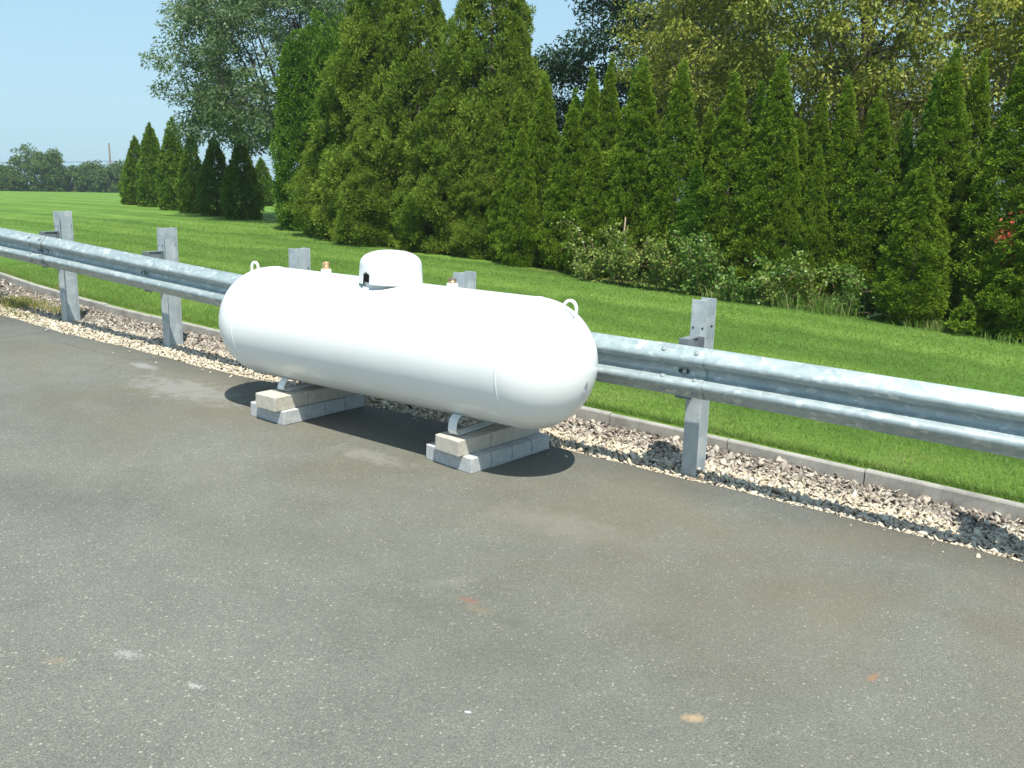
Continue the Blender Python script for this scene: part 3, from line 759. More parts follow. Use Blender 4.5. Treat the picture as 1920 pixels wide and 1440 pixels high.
for i, (x, y, w, h, n, mt, lab) in enumerate([
    (-7.75, 13.35, .8, .95, 420, m_bram, 'leafy bramble at the left end of the undergrowth strip, one shoot climbing the hedge'),
    (-7.05, 13.15, .9, .80, 620, m_bram, 'yellowish leafy bramble around the bare upright stick'),
    (-6.25, 13.10, .9, .85, 620, m_bram, 'broad pale bramble in front of the dead brown twigs'),
    (-5.45, 13.15, .9, .80, 560, m_bram2, 'arching bramble over a dark hollow in the middle of the undergrowth'),
    (-4.75, 13.10, .8, .72, 560, m_bram2, 'green bramble right of the dark hollow'),
    (-4.1, 13.15, .8, .58, 480, m_bram, 'low bramble with pale leaves left of the tall grass tuft'),
    (-3.35, 13.3, .7, .62, 380, m_bram2, 'bluish green bramble behind the tall grass tuft'),
    (-2.55, 13.25, .35, .45, 110, m_bram2, 'small sprig in the dark gap left of the small cone arborvitae')]):
    bramble(x, y, w, h, n, lab, mt, 200 + i)
# bare stick and dead twigs
t = MB(); t.tube([(0, 0, 0), (.01, 0, .4), (-.01, .01, .8), (.01, 0, 1.1)], [.022, .02, .016, .01], 6); t.tube([(0, 0, .75), (.06, 0, .95)], [.008, .004], 5)
t.tube([(-.05, 0, 0), (-.04, 0, .7)], [.008, .006], 5); t.tube([(0, 0, .35), (.12, -.02, .6)], [.007, .003], 5)
o = t.build('dead_stick', mat_simple('dead_wood', (.34, .25, .18), .85, 0, 15, .3)); o.location = (-6.98, 13.2, float(lawnz(-6.98, 13.2))); tag(o, 'bare light brown upright stick among the brambles', 'stick')
t = MB(); rr = random.Random(3)
for i in range(26):
    x0 = rr.uniform(-.5, .5); a = rr.uniform(-1.3, 1.3); L = rr.uniform(.3, .7)
    t.tube([(x0, rr.uniform(-.1, .1), rr.uniform(0, .35)), (x0 + math.sin(a) * L * .5, -.02, .3 + .1 * rr.random()), (x0 + math.sin(a) * L, rr.uniform(-.1, .1), rr.uniform(.3, .75))], [.006, .005, .002], 4, False)
o = t.build('dead_twigs', mat_simple('dead_twig', (.22, .12, .08), .85)); o.location = (-6.0, 13.2, float(lawnz(-6, 13.2))); tag(o, 'tangle of dead reddish brown twigs in the brambles', 'twigs')
# pale bent branch lying by the hedge
t = MB(); t.tube([(0, 0, .03), (.2, -.03, .10), (.42, -.08, .06), (.5, -.1, -.01)], [.009, .010, .009, .006], 6)
o = t.build('fallen_branch', mat_simple('pale_wood', (.36, .34, .24), .8)); o.location = (-3.0, 12.95, float(lawnz(-3, 12.95))); tag(o, 'pale bent branch lying on the lawn edge by the hedge', 'branch')
# tall grass tufts
m_tall = mat_leaf('tall_grass', [(.09, .20, .03), (.15, .27, .05), (.24, .33, .09), (.34, .32, .14)], 3, .35, .5)
def tuft_obj(x, y, rx, ry, h, n, label, seed, w=.012, mat=m_tall, zf=lawnz):
    rs = np.random.default_rng(seed); z = float(zf(x, y))
    X = rs.normal(0, rx, n); Y = rs.normal(0, ry, n); H = h * rs.uniform(.4, 1.1, n); a = rs.uniform(0, 6.28, n); le = H * rs.uniform(.1, .8, n); b_ = rs.uniform(0, 6.28, n)
    V = np.empty((n, 4, 3)); W = w * rs.uniform(.5, 1.1, n) / 2
    V[:, 0] = np.stack([X - np.cos(b_) * W, Y - np.sin(b_) * W, np.zeros(n)], -1); V[:, 1] = np.stack([X + np.cos(b_) * W, Y + np.sin(b_) * W, np.zeros(n)], -1)
    mx, my = X + np.cos(a) * le * .35, Y + np.sin(a) * le * .35
    V[:, 2] = np.stack([mx + np.cos(b_) * W * .8, my + np.sin(b_) * W * .8, H * .65], -1); V[:, 3] = np.stack([mx - np.cos(b_) * W * .8, my - np.sin(b_) * W * .8, H * .65], -1)
    T = np.stack([X + np.cos(a) * le, Y + np.sin(a) * le, H * (1 - .15 * rs.random(n))], -1)
    VV = np.concatenate([V.reshape(-1, 3), T]); i4 = np.arange(n) * 4
    F = [tuple(f) for f in np.stack([i4, i4 + 1, i4 + 2, i4 + 3], -1)] + [tuple(f) for f in np.stack([i4 + 3, i4 + 2, np.arange(n) + 4 * n], -1)]
    me = bpy.data.meshes.new('blades'); me.from_pydata([tuple(v) for v in VV], [], F); me.update()
    o = link('grass_tuft', me, mat); o.location = (x, y, z); tag(o, label, 'grass tuft', 'tall grass tufts by the hedge', 'stuff'); return o
tuft_obj(-3.55, 13.0, .22, .08, .32, 200, 'tall bright grass tuft at the hedge foot, larger right one', 301)
tuft_obj(-4.25, 13.0, .16, .07, .34, 150, 'tall grass tuft between two brambles at the hedge foot', 302)
tuft_obj(-5.1, 12.95, .18, .07, .28, 150, 'grass tuft below the arching bramble', 303)
tuft_obj(-2.0, 12.75, .25, .07, .18, 200, 'short yellowish grass tuft below the small cone arborvitae', 304)
tuft_obj(-.95, 12.5, .3, .08, .16, 220, 'short straw coloured grass tuft near the right edge of the lawn', 305)
# weeds in the gravel at the far left
m_weed = mat_leaf('weed_leaf', [(.12, .17, .04), (.22, .26, .07), (.36, .36, .12), (.42, .28, .12)], 3, .3, .5)
for i, (x, y, rx, ry, h, n, lab) in enumerate([(-10.55, 5.15, .26, .12, .13, 900, 'yellow-green weed patch in the gravel at the left edge of the photo'), (-10.0, 4.87, .20, .05, .05, 220, 'thin low weeds in the cream gravel below the weed patch'), (-9.75, 5.3, .15, .07, .10, 260, 'small green weeds in front of the leftmost visible guardrail post')]):
    o = tuft_obj(x, y, rx, ry, h, n, lab, 320 + i, .008, m_weed, lambda a, b: gz(a, 0) - .02); o.name = 'weed_patch'; o['category'] = 'weeds'; o['group'] = 'weeds in the gravel'
# small rounded sprout under the last arborvitae
me = cone_foliage('foliage', .42, .17, 91, 90, 20, .06, .05, .02, lump=.02, mat=m_thuja, hole=-1)
t = empty('seedling_shrub', (-1.75, 12.75, float(lawnz(-1.75, 12.75))), (0, 0, 0), 'little round evergreen seedling in front of the hedge near the right edge', 'shrub'); link('foliage', me, None, t)
mb = MB(); mb.tube([(0, 0, -.05), (0, 0, .3)], [.012, .006], 5); mb.build('stem', m_cane, t)
# red leaves on the right arborvitae
m_red = mat_leaf('red_leaf', [(.30, .04, .03), (.45, .08, .05), (.55, .16, .08), (.25, .05, .03)], 3, .3, .4)
t = empty('red_creeper', (-1.42, 12.93, float(lawnz(-1.42, 12.93))), (0, 0, 0), 'sprig of red creeper leaves on the broadest arborvitae at the right edge', 'creeper')
mb = MB(); mb.tube([(.1, .15, 0), (.08, .12, .7), (.02, .02, 1.3)], [.006, .005, .003], 5); mb.build('stem', m_cane, t)
P = np.concatenate([RNG.normal([-.0, -.0, 1.28], [.07, .03, .10], (70, 3)), RNG.normal([.06, .0, .98], [.04, .02, .04], (24, 3))])
V = leaf_quads(P, unit(RNG.normal(0, .6, P.shape) + np.array([0, -.5, 0])), .06, .035)
link('leaves', quickmesh('leaves', V, np.arange(len(V)).reshape(-1, 4), 4, False, m_red), None, t)

# ------------------------------------------------------------------ guardrail
m_galv, nt, b = newmat('galvanized_steel')
P = coords(nt)
wv = noise(nt, P, 6, 3, .6, out=1)
v1 = voro(nt, mapping(nt, mix(nt, .10, P, wv), (24, 40, 40), (0, .5, 0)), 1.0)
bw = nt.nodes.new('ShaderNodeRGBToBW'); nt.links.new(v1, bw.inputs[0])
sp = ramp(nt, bw.outputs[0], [(.2, (.36, .435, .45)), (.5, (.41, .48, .49)), (.74, (.46, .525, .53)), (.86, (.60, .65, .64))])
n1 = noise(nt, mapping(nt, P, (1, 4, 4)), 3.5, 6, .65)
sp = mix(nt, 1, sp, ramp(nt, n1, [(.3, (.8, .82, .83)), (.6, (.97, .97, .97)), (.75, (1.05, 1.04, 1.02))]), 'MULTIPLY')
drip = noise(nt, mapping(nt, P, (60, 1.2, 2)), 1, 3, .6)
sp = mix(nt, math_(nt, 'MULTIPLY', ramp(nt, drip, [(.5, (0, 0, 0)), (.75, (1, 1, 1))]), .22), sp, (.30, .34, .36))
setc(nt, b, sp); b.inputs['Metallic'].default_value = .38; b.inputs['Roughness'].default_value = .5
nt.links.new(ramp(nt, n1, [(.3, (.42, .42, .42)), (.7, (.58, .58, .58))]), b.inputs['Roughness'])
bump(nt, b, noise(nt, P, 40, 3, .6), .15, .002)
m_post, nt, b = newmat('post_steel')
P = coords(nt)
n1 = noise(nt, mapping(nt, P, (5, 5, 2)), 1.6, 6, .7); n2 = voro(nt, P, 16)
bw = nt.nodes.new('ShaderNodeRGBToBW'); nt.links.new(n2, bw.inputs[0])
sp = ramp(nt, math_(nt, 'MULTIPLY_ADD', n1, .7, math_(nt, 'MULTIPLY', bw.outputs[0], .3)), [(.3, (.33, .38, .40)), (.5, (.41, .455, .475)), (.68, (.53, .56, .57))])
setc(nt, b, sp); b.inputs['Metallic'].default_value = .25; b.inputs['Roughness'].default_value = .55
m_block = mat_simple('blockout_steel', (.20, .225, .24), .6, .3, 12, .25)
m_bolt = mat_simple('bolt_zinc', (.30, .33, .34), .65, .3, 60, .2)
m_hole = mat_simple('hole_dark', (.03, .045, .03), .9)

RT = [(-17, 1.66), (-13.5, 1.475), (-10.155, 1.327), (-8.91, 1.262), (-7.695, 1.189), (-6.893, 1.14), (-6.40, 1.108), (-4.7, 1.018), (-2.84, .954), (-2.14, .938), (-1.43, .917), (-.377, .882), (2, .80), (6, .64)]
railtop = lambda x: float(interp(RT, x))
RYT = [(-17, 5.3), (-13, 4.98), (-11, 4.90), (-9.3, 4.875), (-7.5, 4.868), (-5.7, 4.898), (-4.0, 4.95), (-2.18, 4.995), (0, 5.03), (6, 5.08)]
ryf = lambda x: float(interp(RYT, x))
prof = [(-.022, .312), (-.030, .300), (-.046, .282), (-.066, .262), (-.079, .247), (-.083, .232), (-.079, .217), (-.066, .204), (-.036, .188), (-.018, .176), (-.012, .156),
        (-.018, .136), (-.036, .124), (-.066, .108), (-.079, .095), (-.083, .080), (-.079, .065), (-.066, .050), (-.046, .030), (-.030, .012), (-.022, 0)]
pp = []
for i in range(len(prof) - 1):
    p0, p1, p2, p3 = [np.array(prof[max(0, min(len(prof) - 1, j))]) for j in (i - 1, i, i + 1, i + 2)]
    for s in (0, .5):
        pp.append(tuple(.5 * ((2 * p1) + (-p0 + p2) * s + (2 * p0 - 5 * p1 + 4 * p2 - p3) * s * s + (-p0 + 3 * p1 - 3 * p2 + p3) * s ** 3)))
pp.append(prof[-1]); prof = pp
rail_root = empty('guardrail', (-2.2, 5.15, float(gz(-2.2))), (0, 0, 0), 'galvanized steel W-beam guardrail on steel posts along the gravel strip behind the white tank', 'guardrail')
RO = Vector(rail_root.location)
def rail_piece(x0, x1, out):
    xs = list(np.arange(x0, x1, .25)) + [x1]; th = .0035; n = len(prof)
    # outward thickness: offset along y only
    V = []
    for x in xs:
        zt = railtop(x) - .312; RY = ryf(x)
        for (y, z) in prof: V.append((x - RO.x, RY + y - out - RO.y, zt + z - RO.z))
        for (y, z) in reversed(prof): V.append((x - RO.x, RY + y - out + th - RO.y, zt + z - RO.z))
    F = []; m = 2 * n
    for i in range(len(xs) - 1):
        for j in range(m):
            a = i * m + j; c = i * m + (j + 1) % m
            F.append((a, c, c + m, a + m))
    me = quickmesh('rail', np.array(V), np.array(F), 4, True, m_galv)
    for e in (0, len(xs) - 1): pass
    o = link('rail', me, None, rail_root)
    md = o.modifiers.new('es', 'EDGE_SPLIT'); md.split_angle = R_(50)
    return o
posts_x = [-13.0, -11.15, -9.31, -7.50, -5.73, -4.03, -2.18, -.22, 1.62, 3.4]
splices = [-12.95, -9.33, -5.70, -2.19, 1.65]
rails = []
for i in range(len(splices) - 1):
    rails.append(rail_piece(splices[i] - .15, splices[i + 1] + .16, .0065 if i % 2 == 0 else .003 + .0035 * 0))
# lap order: left section lies in front at each splice
for i, r_ in enumerate(rails): r_.location.y = -.0045 * (len(rails) - i)
def add_bolt(x, z, y, par, r=.0165, ny=-1, nz=0):
    m = MB(); M = Matrix.Rotation(math.atan2(1, 0), 4, 'X') if False else None
    nrm = Vector((0, ny, nz)).normalized(); q = Vector((0, 0, 1)).rotation_difference(nrm).to_matrix()
    m.lathe([(r, -.004), (r, .001), (r * .92, .003), (r * .6, .0045), (.0001, .005)], seg=14, M=q)
    o = m.build('bolt', m_bolt, par); o.location = (x - RO.x, y - RO.y, z - RO.z - 0)
    return o
for si, sx in enumerate(splices[:-1]):
    par = rails[max(0, si - 1)] if si else rails[0]
    for dx in (-.105, .105):
        zt = railtop(sx + dx) - .312; RY = ryf(sx + dx)
        for z, yy, ny, nz in ((.282, -.046, -.75, .66), (.193, -.050, -.5, -.86), (.118, -.048, -.5, .86), (.030, -.046, -.75, -.66)):
            add_bolt(sx + dx, zt + z, RY + yy - .024 + (.004 * si), par, .0165, ny, nz)
for px0 in posts_x[1:-1]:
    zt = railtop(px0) - .312; par = rails[0]; RY = ryf(px0)
    for r_, s0, s1 in zip(rails, splices[:-1], splices[1:]):
        if s0 - .01 <= px0 <= s1 + .05: par = r_
    s_ = MB(); w, h_ = .036, .013
    pts = [(math.cos(a) * h_ + (w - h_) * (1 if math.cos(a) > 0 else -1), 0, math.sin(a) * h_) for a in np.linspace(0, 2 * math.pi, 20, endpoint=False)]
    s_.add(pts, [tuple(range(20))])
    o = s_.build('bolt_slot', m_hole, par); o.location = (px0 + .01 - RO.x, RY - .038 - RO.y, zt + .156 - RO.z)
    add_bolt(px0 + .016, zt + .156, RY - .040, par, .015)
toph = dict(zip(posts_x, [1.13, 1.13, 1.144, 1.115, 1.09, 1.076, 1.107, 1.11, 1.12, 1.12]))
for x in posts_x:
    RY = ryf(x); zg = float(gz(x)); h = toph[x]; m = MB(); w, d_, tf, tw = .10, .148, .007, .006
    y0 = RY + .152
    z0, z1 = zg - .12, zg + h
    def pb(cx, cy, dx, dy, za, zb): m.box((cx - RO.x, cy - RO.y, (za + zb) / 2 - RO.z), (dx, dy, zb - za), .0015)
    pb(x, y0 + tf / 2, w, tf, z0, z1); pb(x, y0 + d_ - tf / 2, w, tf, z0, z1 + .001); pb(x, y0 + d_ / 2, tw, d_ - 2 * tf + .001, z0, z1 - .001)
    po = m.build('post', m_post, rail_root)
    m2 = MB(); rt = railtop(x); zb0, zb1 = rt - .335, rt + .035
    yb0 = RY - .012
    for (cx, cy, dx, dy, e) in ((x, yb0 + .0035, w, .007, 0), (x, RY + .1475, w, .007, .0), (x, (yb0 + RY + .151) / 2, .006, .149, .001)):
        m2.box((cx - RO.x, cy - RO.y, (zb0 + zb1) / 2 - RO.z), (dx, dy, zb1 - zb0 - e), .0015)
    # top cap web plate of the offset block
    m2.box((x - .02 - RO.x, (yb0 + RY + .151) / 2 - RO.y, zb1 - .006 - RO.z), (.062, .150, .008), .001)
    bo = m2.build('offset_block', m_block, po)
    for dz in (1.0,):
        for dx in (-.032, .030):
            for yy in (y0 - .0015,):
                hm = MB(); hm.lathe([(.007, 0), (.0066, .0012), (.0001, .0013)], seg=12, M=Matrix.Rotation(R_(90), 3, 'X'))
                ho = hm.build('bolt_hole', m_hole, po); ho.location = (x + dx - RO.x, yy - RO.y, rt + .085 - RO.z)
        hm = MB(); hm.lathe([(.007, 0), (.0066, .0012), (.0001, .0013)], seg=12, M=Matrix.Rotation(R_(90), 3, 'X'))
        ho = hm.build('bolt_hole', m_hole, po); ho.location = (x + .032 - RO.x, y0 + d_ - tf - .0015 - RO.y, rt + .085 - RO.z)

# ------------------------------------------------------------------ blocks
m_cblk = mat_simple('grey_concrete_block', (.46, .47, .47), .9, 0, 30, .16, .7, .004)
m_tblk = mat_simple('tan_concrete_block', (.49, .455, .39), .9, 0, 30, .16, .7, .004)
def block(cx, cy, rot, off, dims, zc, mat, label, group, name='concrete_block'):
    """unit at offset `off` along the row's own length axis"""
    x = cx - math.sin(rot) * off + 0; y = cy + math.cos(rot) * off
    m = MB(); m.box((0, 0, 0), dims, .006, 0, .0012)
    o = m.build(name, mat); o.location = (x, y, zc); o.rotation_euler = (0, math.atan(Z1), rot + random.uniform(-.008, .008))
    tag(o, label, 'concrete block', group); return o
LG, UG = 'grey concrete blocks of the lower courses', 'tan concrete blocks of the upper courses'
for side, cx, cy, rot, w in (('left', -4.905, 4.435, -.04, .372), ('right', -3.325, 4.555, -.10, .395)):
    z = float(gz(cx)) + .05
    for i in range(4):
        block(cx + (.012 if i == 0 and side == 'left' else 0), cy, rot, -.2925 + .195 * i, (w, .190, .1), z, m_cblk,
              'grey block in the bottom course under the %s tank leg, %s from the road side' % (side, ORD[i] if i < 3 else 'last'), LG)
for side, cx, cy, rot, w, lens in (('left', -4.845, 4.40, -.03, .212, (.30, .50)), ('right', -3.30, 4.53, -.09, .205, (.30, .50))):
    z = float(gz(cx)) + .151; a = -.41
    for i, L in enumerate(lens):
        block(cx, cy, rot, a + L / 2, (w, L - .003, .1), z, m_tblk, 'tan block on top under the %s tank leg, %s' % (side, ['short piece at the road end', 'long piece reaching under the tank'][i]), UG)
        a += L

# ------------------------------------------------------------------ propane tank
m_white, nt, b = newmat('white_gloss_paint')
P = coords(nt)
setc(nt, b, ramp(nt, noise(nt, P, 2.2, 5, .6), [(.3, (.78, .80, .79)), (.7, (.83, .845, .835))]))
b.inputs['Roughness'].default_value = .28; b.inputs['Specular IOR Level'].default_value = .45
b.inputs['Coat Weight'].default_value = .25; b.inputs['Coat Roughness'].default_value = .12
bump(nt, b, noise(nt, P, 5, 3, .5), .06, .01)
m_leg = mat_simple('leg_paint', (.70, .73, .72), .4, 0, 9, .06)
m_brass = mat_simple('brass', (.62, .40, .20), .35, .8, 30, .2)
m_cap = mat_simple('dark_cap', (.14, .11, .09), .6)
gzt = float(gz(-4.073)); ZC = .829 - gzt
tank = empty('propane_tank', (-4.073, 4.414, gzt), (0, .015, .017), 'long white horizontal propane tank with dome, resting on concrete blocks', 'propane tank')
RAD, HL, EE = .401, 1.14, .391
m = MB(); pr = []
for i in range(29):
    a = math.pi / 2 * i / 28; pr.append((max(RAD * math.sin(a), .0004), -HL - EE * math.cos(a)))
for i in range(1, 24): pr.append((RAD, -HL + 2 * HL * i / 24))
for i in range(29):
    a = math.pi / 2 * (1 - i / 28); pr.append((max(RAD * math.sin(a), .0004), HL + EE * math.cos(a)))
m.lathe(pr, (0, 0, ZC), 128, 'x'); shell = m.build('tank_shell', m_white, tank)
for xs_ in (-HL - .0, HL + .0):
    m = MB(); m.lathe([(RAD - .001, xs_ - .010), (RAD + .0016, xs_ - .006), (RAD + .0030, xs_), (RAD + .0016, xs_ + .006), (RAD - .001, xs_ + .010)], (0, 0, ZC), 128, 'x')
    m.build('weld_seam', m_white, shell)
# legs: bent strap feet
for lx, zb in ((-.80, -.442), (.735, -.480)):
    path = [(-.188, -math.sqrt(RAD ** 2 - .188 ** 2) + .004), (-.215, -.352), (-.240, -.368), (-.256, -.395), (-.262, zb * .5 - .2), (-.258, zb + .030), (-.245, zb + .010), (-.222, zb + .003), (0, zb + .003)]
    path = path + [(-y, z) for y, z in reversed(path[:-1])]
    w, th = .062, .0075; V = []; m = MB()
    for i, (y, z) in enumerate(path):
        a0 = path[max(i - 1, 0)]; a1 = path[min(i + 1, len(path) - 1)]
        ty, tz = a1[0] - a0[0], a1[1] - a0[1]; l = math.hypot(ty, tz); ny_, nz_ = -tz / l, ty / l
        for sx, sn in ((-1, 0), (1, 0), (1, 1), (-1, 1)):
            V.append((lx + sx * w / 2, y + ny_ * th * sn, ZC + z + nz_ * th * sn))
    F = []
    for i in range(len(path) - 1):
        for j in range(4):
            a = i * 4 + j; c = i * 4 + (j + 1) % 4; F.append((a, a + 4, c + 4, c))
    F.append((0, 1, 2, 3)); F.append(tuple(len(V) - 4 + j for j in (3, 2, 1, 0)))
    m.add(V, F); m.build('leg', m_leg, tank)
# lifting lugs: flat bar loops standing on the heads
def surf(x):
    if abs(x) <= HL: return RAD
    return RAD * math.sqrt(max(0, 1 - ((abs(x) - HL) / EE) ** 2))
for sgn, xa, xb, hh in ((-1, -1.385, -1.300, .070), (1, 1.330, 1.432, .085)):
    m = MB(); th = .011; n = 22; xm = (xa + xb) / 2; rx = (xb - xa) / 2 
    zlow = lambda x: ZC + surf(x) - .012
    topz = ZC + max(surf(xa), surf(xb)) + (.062 if sgn < 0 else .062)
    out_, in_ = [], []
    # outer: from left foot up round and down to right foot
    zl, zr = zlow(xa), zlow(xb)
    base_z = (zl + zr) / 2
    def loop(rx_, ztop, inset):
        pts = [(xm - rx_, zlow(xm - rx_) + inset)]
        for i in range(n + 1):
            a = math.pi * (1 - i / n); zc0 = ztop - rx_ * 1.15
            pts.append((xm + rx_ * math.cos(a), zc0 + rx_ * 1.15 * math.sin(a)))
        pts.append((xm + rx_, zlow(xm + rx_) + inset)); return pts
    O = loop(rx, topz, 0); I = loop(rx - .016, topz - .017, 0)
    V = []
    for (x, z) in O: V += [(x, -th / 2, z), (x, th / 2, z)]
    for (x, z) in I: V += [(x, -th / 2, z), (x, th / 2, z)]
    k_ = len(O) * 2; F = []
    for i in range(len(O) - 1):
        a = 2 * i
        F += [(a, a + 1, a + 3, a + 2), (k_ + a, k_ + a + 2, k_ + a + 3, k_ + a + 1), (a, a + 2, k_ + a + 2, k_ + a), (a + 1, k_ + a + 1, k_ + a + 3, a + 3)]
    m.add(V, F); o = m.build('lifting_lug', m_white, tank)
# dome over the valves
def dome():
    R0, R1 = .213, .205; zb = ZC + .362 ; zt = ZC + .578; seg = 160
    prof_ = []
    for i in range(15): prof_.append((R0 + (R1 - R0) * i / 14, zb + (.110) * i / 14))
    zc_ = zb + .110; hh = zt - zc_
    for i in range(1, 19):
        a = math.pi / 2 * i / 18; n_ = 2.45
        r = R1 * (abs(math.cos(a)) ** (2 / n_)); z = zc_ + hh * (abs(math.sin(a)) ** (2 / n_)); prof_.append((max(r, .0005), z))
    V = []; 
    for (r, z) in prof_:
        for k in range(seg):
            w = 2 * math.pi * k / seg; V.append((r * math.cos(w), r * math.sin(w), z))
    F = []
    ca = R_(-99)
    for i in range(len(prof_) - 1):
        for k in range(seg):
            k2 = (k + 1) % seg; w = 2 * math.pi * (k + .5) / seg; z = (prof_[i][1] + prof_[i + 1][1]) / 2
            da = (w - ca + math.pi) % (2 * math.pi) - math.pi; s = da * R0
            hw = .035; zarch = zb + .040
            if abs(s) < hw and (z < zarch or (s / hw) ** 2 + ((z - zarch) / hw) ** 2 < 1): continue
            F.append((i * seg + k, i * seg + k2, (i + 1) * seg + k2, (i + 1) * seg + k))
    me = quickmesh('dome', np.array(V), np.array(F), 4, True, m_white)
    o = link('dome', me, None, tank); md = o.modifiers.new('s', 'SOLIDIFY'); md.thickness = .004; md.offset = -1
    return o
dm = dome()
# slightly lifted at the left, hinge at the right
dm.rotation_euler = (0, .0, 0); dm.location = (0, 0, .022)
m = MB(); seg = 96; V = []
for k in range(seg):
    w = 2 * math.pi * k / seg; y = .176 * math.sin(w); x = .176 * math.cos(w); zs = ZC + math.sqrt(RAD ** 2 - y * y)
    V += [(x, y, zs - .01), (x, y, ZC + .392), (x * .95, y * .95, ZC + .392), (x * .95, y * .95, zs - .02)]
F = []
for k in range(seg):
    a = 4 * k; c = 4 * ((k + 1) % seg)
    for j in range(3): F.append((a + j, c + j, c + j + 1, a + j + 1))
m.add(V, F); m.build('dome_base', m_white, tank)
m = MB(); m.tube([(.203, -.05, ZC + .398), (.203, .05, ZC + .398)], .008, 8); m.box((.196, 0, ZC + .402), (.014, .06, .03), .003); m.build('hinge', m_white, dm).location = (0, 0, -.022)
m = MB(); 
for wdeg in (-62, -55): m.lathe([(.005, 0), (.005, .002), (.0001, .003)], (0, 0, 0), 10)
# valves seen through the arch
m = MB(); m.lathe([(.05, ZC + .39), (.05, ZC + .43), (.03, ZC + .435), (.03, ZC + .48), (.0002, ZC + .485)], (-.03, -.04, 0), 20); m.build('valve', m_brass, tank)
# risers with fittings either side of the dome
for fx, capd in ((-.60, False), (.515, True)):
    m = MB(); m.lathe([(.036, ZC + .385), (.036, ZC + .424), (.033, ZC + .428), (.0002, ZC + .429)], (fx, 0, 0), 28); m.build('riser', m_white, tank)
    m = MB()
    if not capd:
        m.lathe([(.020, .0), (.020, .010), (.025, .011), (.025, .024), (.021, .026), (.021, .032), (.026, .034), (.026, .046), (.022, .050), (.0002, .051)], (fx, 0, ZC + .428), 6 * 4)
        m.build('fitting', m_brass, tank)
    else:
        m.lathe([(.024, .0), (.024, .016), (.0002, .017)], (fx, 0, ZC + .428), 24); f_ = m.build('fitting', m_brass, tank)
        m = MB(); m.lathe([(.023, .016), (.025, .018), (.025, .028), (.020, .032), (.0002, .033)], (fx, 0, ZC + .428), 24); m.build('cap', m_cap, f_)
# data plate and small red markings beside the left riser
def patch(name, x0, x1, a0, a1, r, mat, par):
    V = []; F = []; nx, na = 4, 6
    for i in range(nx + 1):
        for j in range(na + 1):
            a = R_(a0 + (a1 - a0) * j / na); V.append((x0 + (x1 - x0) * i / nx, -r * math.sin(a), ZC + r * math.cos(a)))
    for i in range(nx):
        for j in range(na):
            F.append((i * (na + 1) + j, (i + 1) * (na + 1) + j, (i + 1) * (na + 1) + j + 1, i * (na + 1) + j + 1))
    return link(name, quickmesh(name, np.array(V), np.array(F), 4, True, mat), None, par)
m_plate = mat_simple('data_plate', (.72, .72, .72), .4, .2)
m_redp = mat_simple('red_print', (.45, .10, .12), .5)
pl = patch('data_plate', -.52, -.30, 6, 17, RAD + .003, m_plate, tank)
for i, (x0, x1, a) in enumerate([(-.50, -.44, 9), (-.43, -.37, 9), (-.36, -.32, 9), (-.50, -.40, 12), (-.385, -.345, 12.5)]):
    patch('print_mark', x0, x1, a, a + .9, RAD + .0042, m_redp, pl)
# barcode sticker low on the right head
m_stk = mat_simple('sticker', (.72, .76, .80), .5); m_ink = mat_simple('sticker_ink', (.10, .11, .16), .6)
def head_patch(name, ph0, ph1, th0, th1, off, mat, par):
    """patch on right head: th = angle from axis end (deg), ph = angle round axis from top towards the road side"""
    V = []; F = []; n = 5
    for i in range(n + 1):
        for j in range(n + 1):
            ph = R_(ph0 + (ph1 - ph0) * i / n); th = R_(th0 + (th1 - th0) * j / n)
            r = RAD * math.sin(th) + off; V.append((HL + (EE + off) * math.cos(th), -r * math.sin(ph), ZC + r * math.cos(ph)))
    for i in range(n):
        for j in range(n): F.append((i * (n + 1) + j, i * (n + 1) + j + 1, (i + 1) * (n + 1) + j + 1, (i + 1) * (n + 1) + j))
    return link(name, quickmesh(name, np.array(V), np.array(F), 4, True, mat), None, par)
SP, ST = 172, 12
st = head_patch('sticker', SP - 13, SP + 10, ST - 5.5, ST + 6, .0012, m_stk, tank)
head_patch('print_mark', SP - 10, SP - 5, ST - 3.8, ST + 2, .0022, m_ink, st)
for i in range(4): head_patch('print_mark', SP + 2.0 + i * 1.5, SP + 2.9 + i * 1.5, ST - 3, ST + 4, .0022, m_ink, st)
head_patch('print_mark', SP - 2, SP - 0.6, ST - .5, ST + 1, .0022, m_ink, st)

# ------------------------------------------------------------------ summer haze
m_haze, nt, b = newmat('haze_air'); nt.nodes.remove(b)
pv = nt.nodes.new('ShaderNodeVolumePrincipled'); pv.inputs['Color'].default_value = (.80, .92, 1, 1); pv.inputs['Density'].default_value = .0006
pv.inputs['Anisotropy'].default_value = .2
nt.links.new(pv.outputs[0], nt.nodes['Material Output'].inputs['Volume'])
m = MB(); m.box((-100, -30, 4.5), (1040, 1300, 23)); o = m.build('haze', m_haze); o['kind'] = 'stuff'

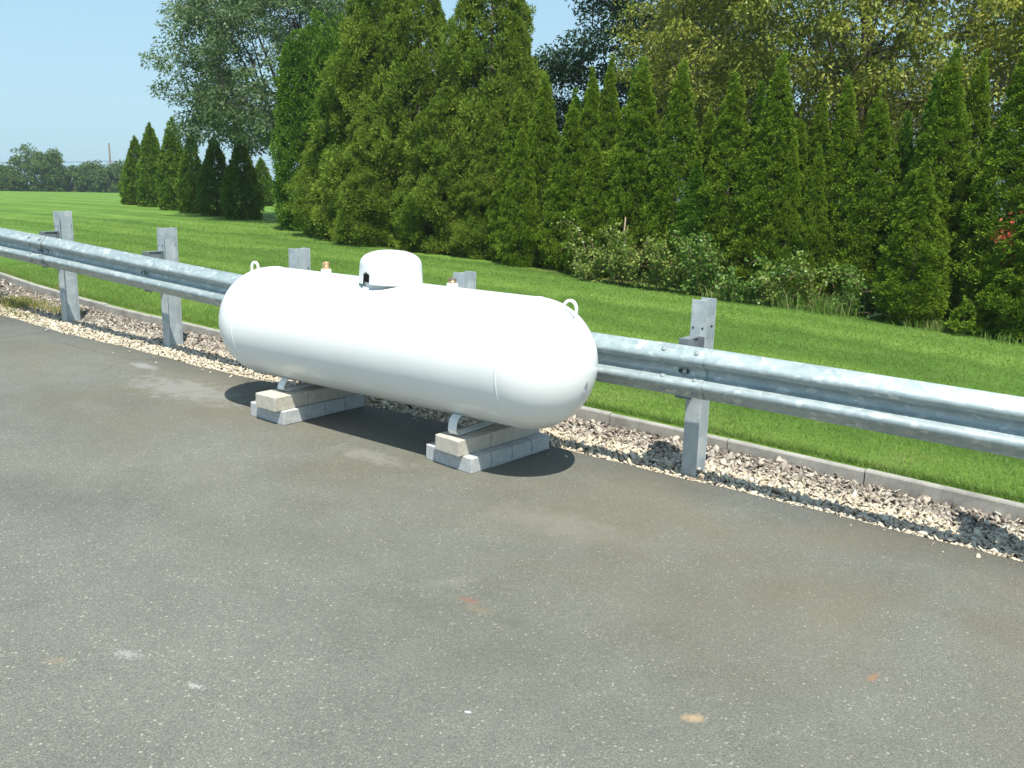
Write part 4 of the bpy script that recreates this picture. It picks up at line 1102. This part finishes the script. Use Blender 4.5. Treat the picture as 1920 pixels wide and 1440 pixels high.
# ------------------------------------------------------------------ camera
cam = bpy.data.cameras.new('camera'); co = bpy.data.objects.new('camera', cam); COL.objects.link(co)
p, r, az, f = R_(12.146), R_(1.2653), R_(-34.73), 1674.5
R0 = Matrix(((1, 0, 0), (0, 0, -1), (0, 1, 0)))
Rp = Matrix(((1, 0, 0), (0, math.cos(p), -math.sin(p)), (0, math.sin(p), math.cos(p))))
Rr = Matrix(((math.cos(r), -math.sin(r), 0), (math.sin(r), math.cos(r), 0), (0, 0, 1)))
Rz = Matrix(((math.cos(az), -math.sin(az), 0), (math.sin(az), math.cos(az), 0), (0, 0, 1)))
W2C = Rr @ Rp @ R0 @ Rz            # camera x right, y down, z forward
Mc = Matrix((W2C[0], -W2C[1], -W2C[2])).transposed().to_4x4()
Mc.translation = (0, 0, HC); co.matrix_world = Mc
cam.sensor_width = 36; cam.lens = f / 1920 * 36; cam.clip_start = .05; cam.clip_end = 2000
scene.camera = co

# ------------------------------------------------------------------ light, sky
EL, AZ = 62, -40
sd = Vector((math.cos(R_(EL)) * math.cos(R_(AZ)), math.cos(R_(EL)) * math.sin(R_(AZ)), math.sin(R_(EL))))
sun = bpy.data.lights.new('sun', 'SUN'); sun.energy = 4.4; sun.angle = R_(.5); sun.color = (1, .97, .87)
so = bpy.data.objects.new('sun', sun); COL.objects.link(so); so.rotation_euler = sd.to_track_quat('Z', 'Y').to_euler()
so.location = (5, -5, 20)
w = bpy.data.worlds.new('World'); scene.world = w; w.use_nodes = True
nt = w.node_tree; bg = nt.nodes['Background']
sky = nt.nodes.new('ShaderNodeTexSky'); sky.sky_type = 'NISHITA'; sky.sun_disc = False
sky.sun_elevation = R_(EL); sky.sun_rotation = R_(90 - AZ); sky.air_density = 1.0; sky.dust_density = .8; sky.ozone_density = 1.0
tc = nt.nodes.new('ShaderNodeTexCoord'); sz = nt.nodes.new('ShaderNodeSeparateXYZ'); nt.links.new(tc.outputs['Generated'], sz.inputs[0])
hz = ramp(nt, sz.outputs[2], [(0, (.9, .9, .9)), (.12, (.75, .75, .75)), (.45, (.5, .5, .5))])
skc = mix(nt, hz, sky.outputs[0], (2.45, 4.0, 4.9))
nt.links.new(skc, bg.inputs[0]); bg.inputs[1].default_value = .115

scene.view_settings.view_transform = 'Standard'; scene.view_settings.look = 'None'
scene.view_settings.exposure = .66; scene.view_settings.gamma = 1
scene.render.engine = 'CYCLES'
scene.cycles.max_bounces = 5; scene.cycles.diffuse_bounces = 2; scene.cycles.transmission_bounces = 3
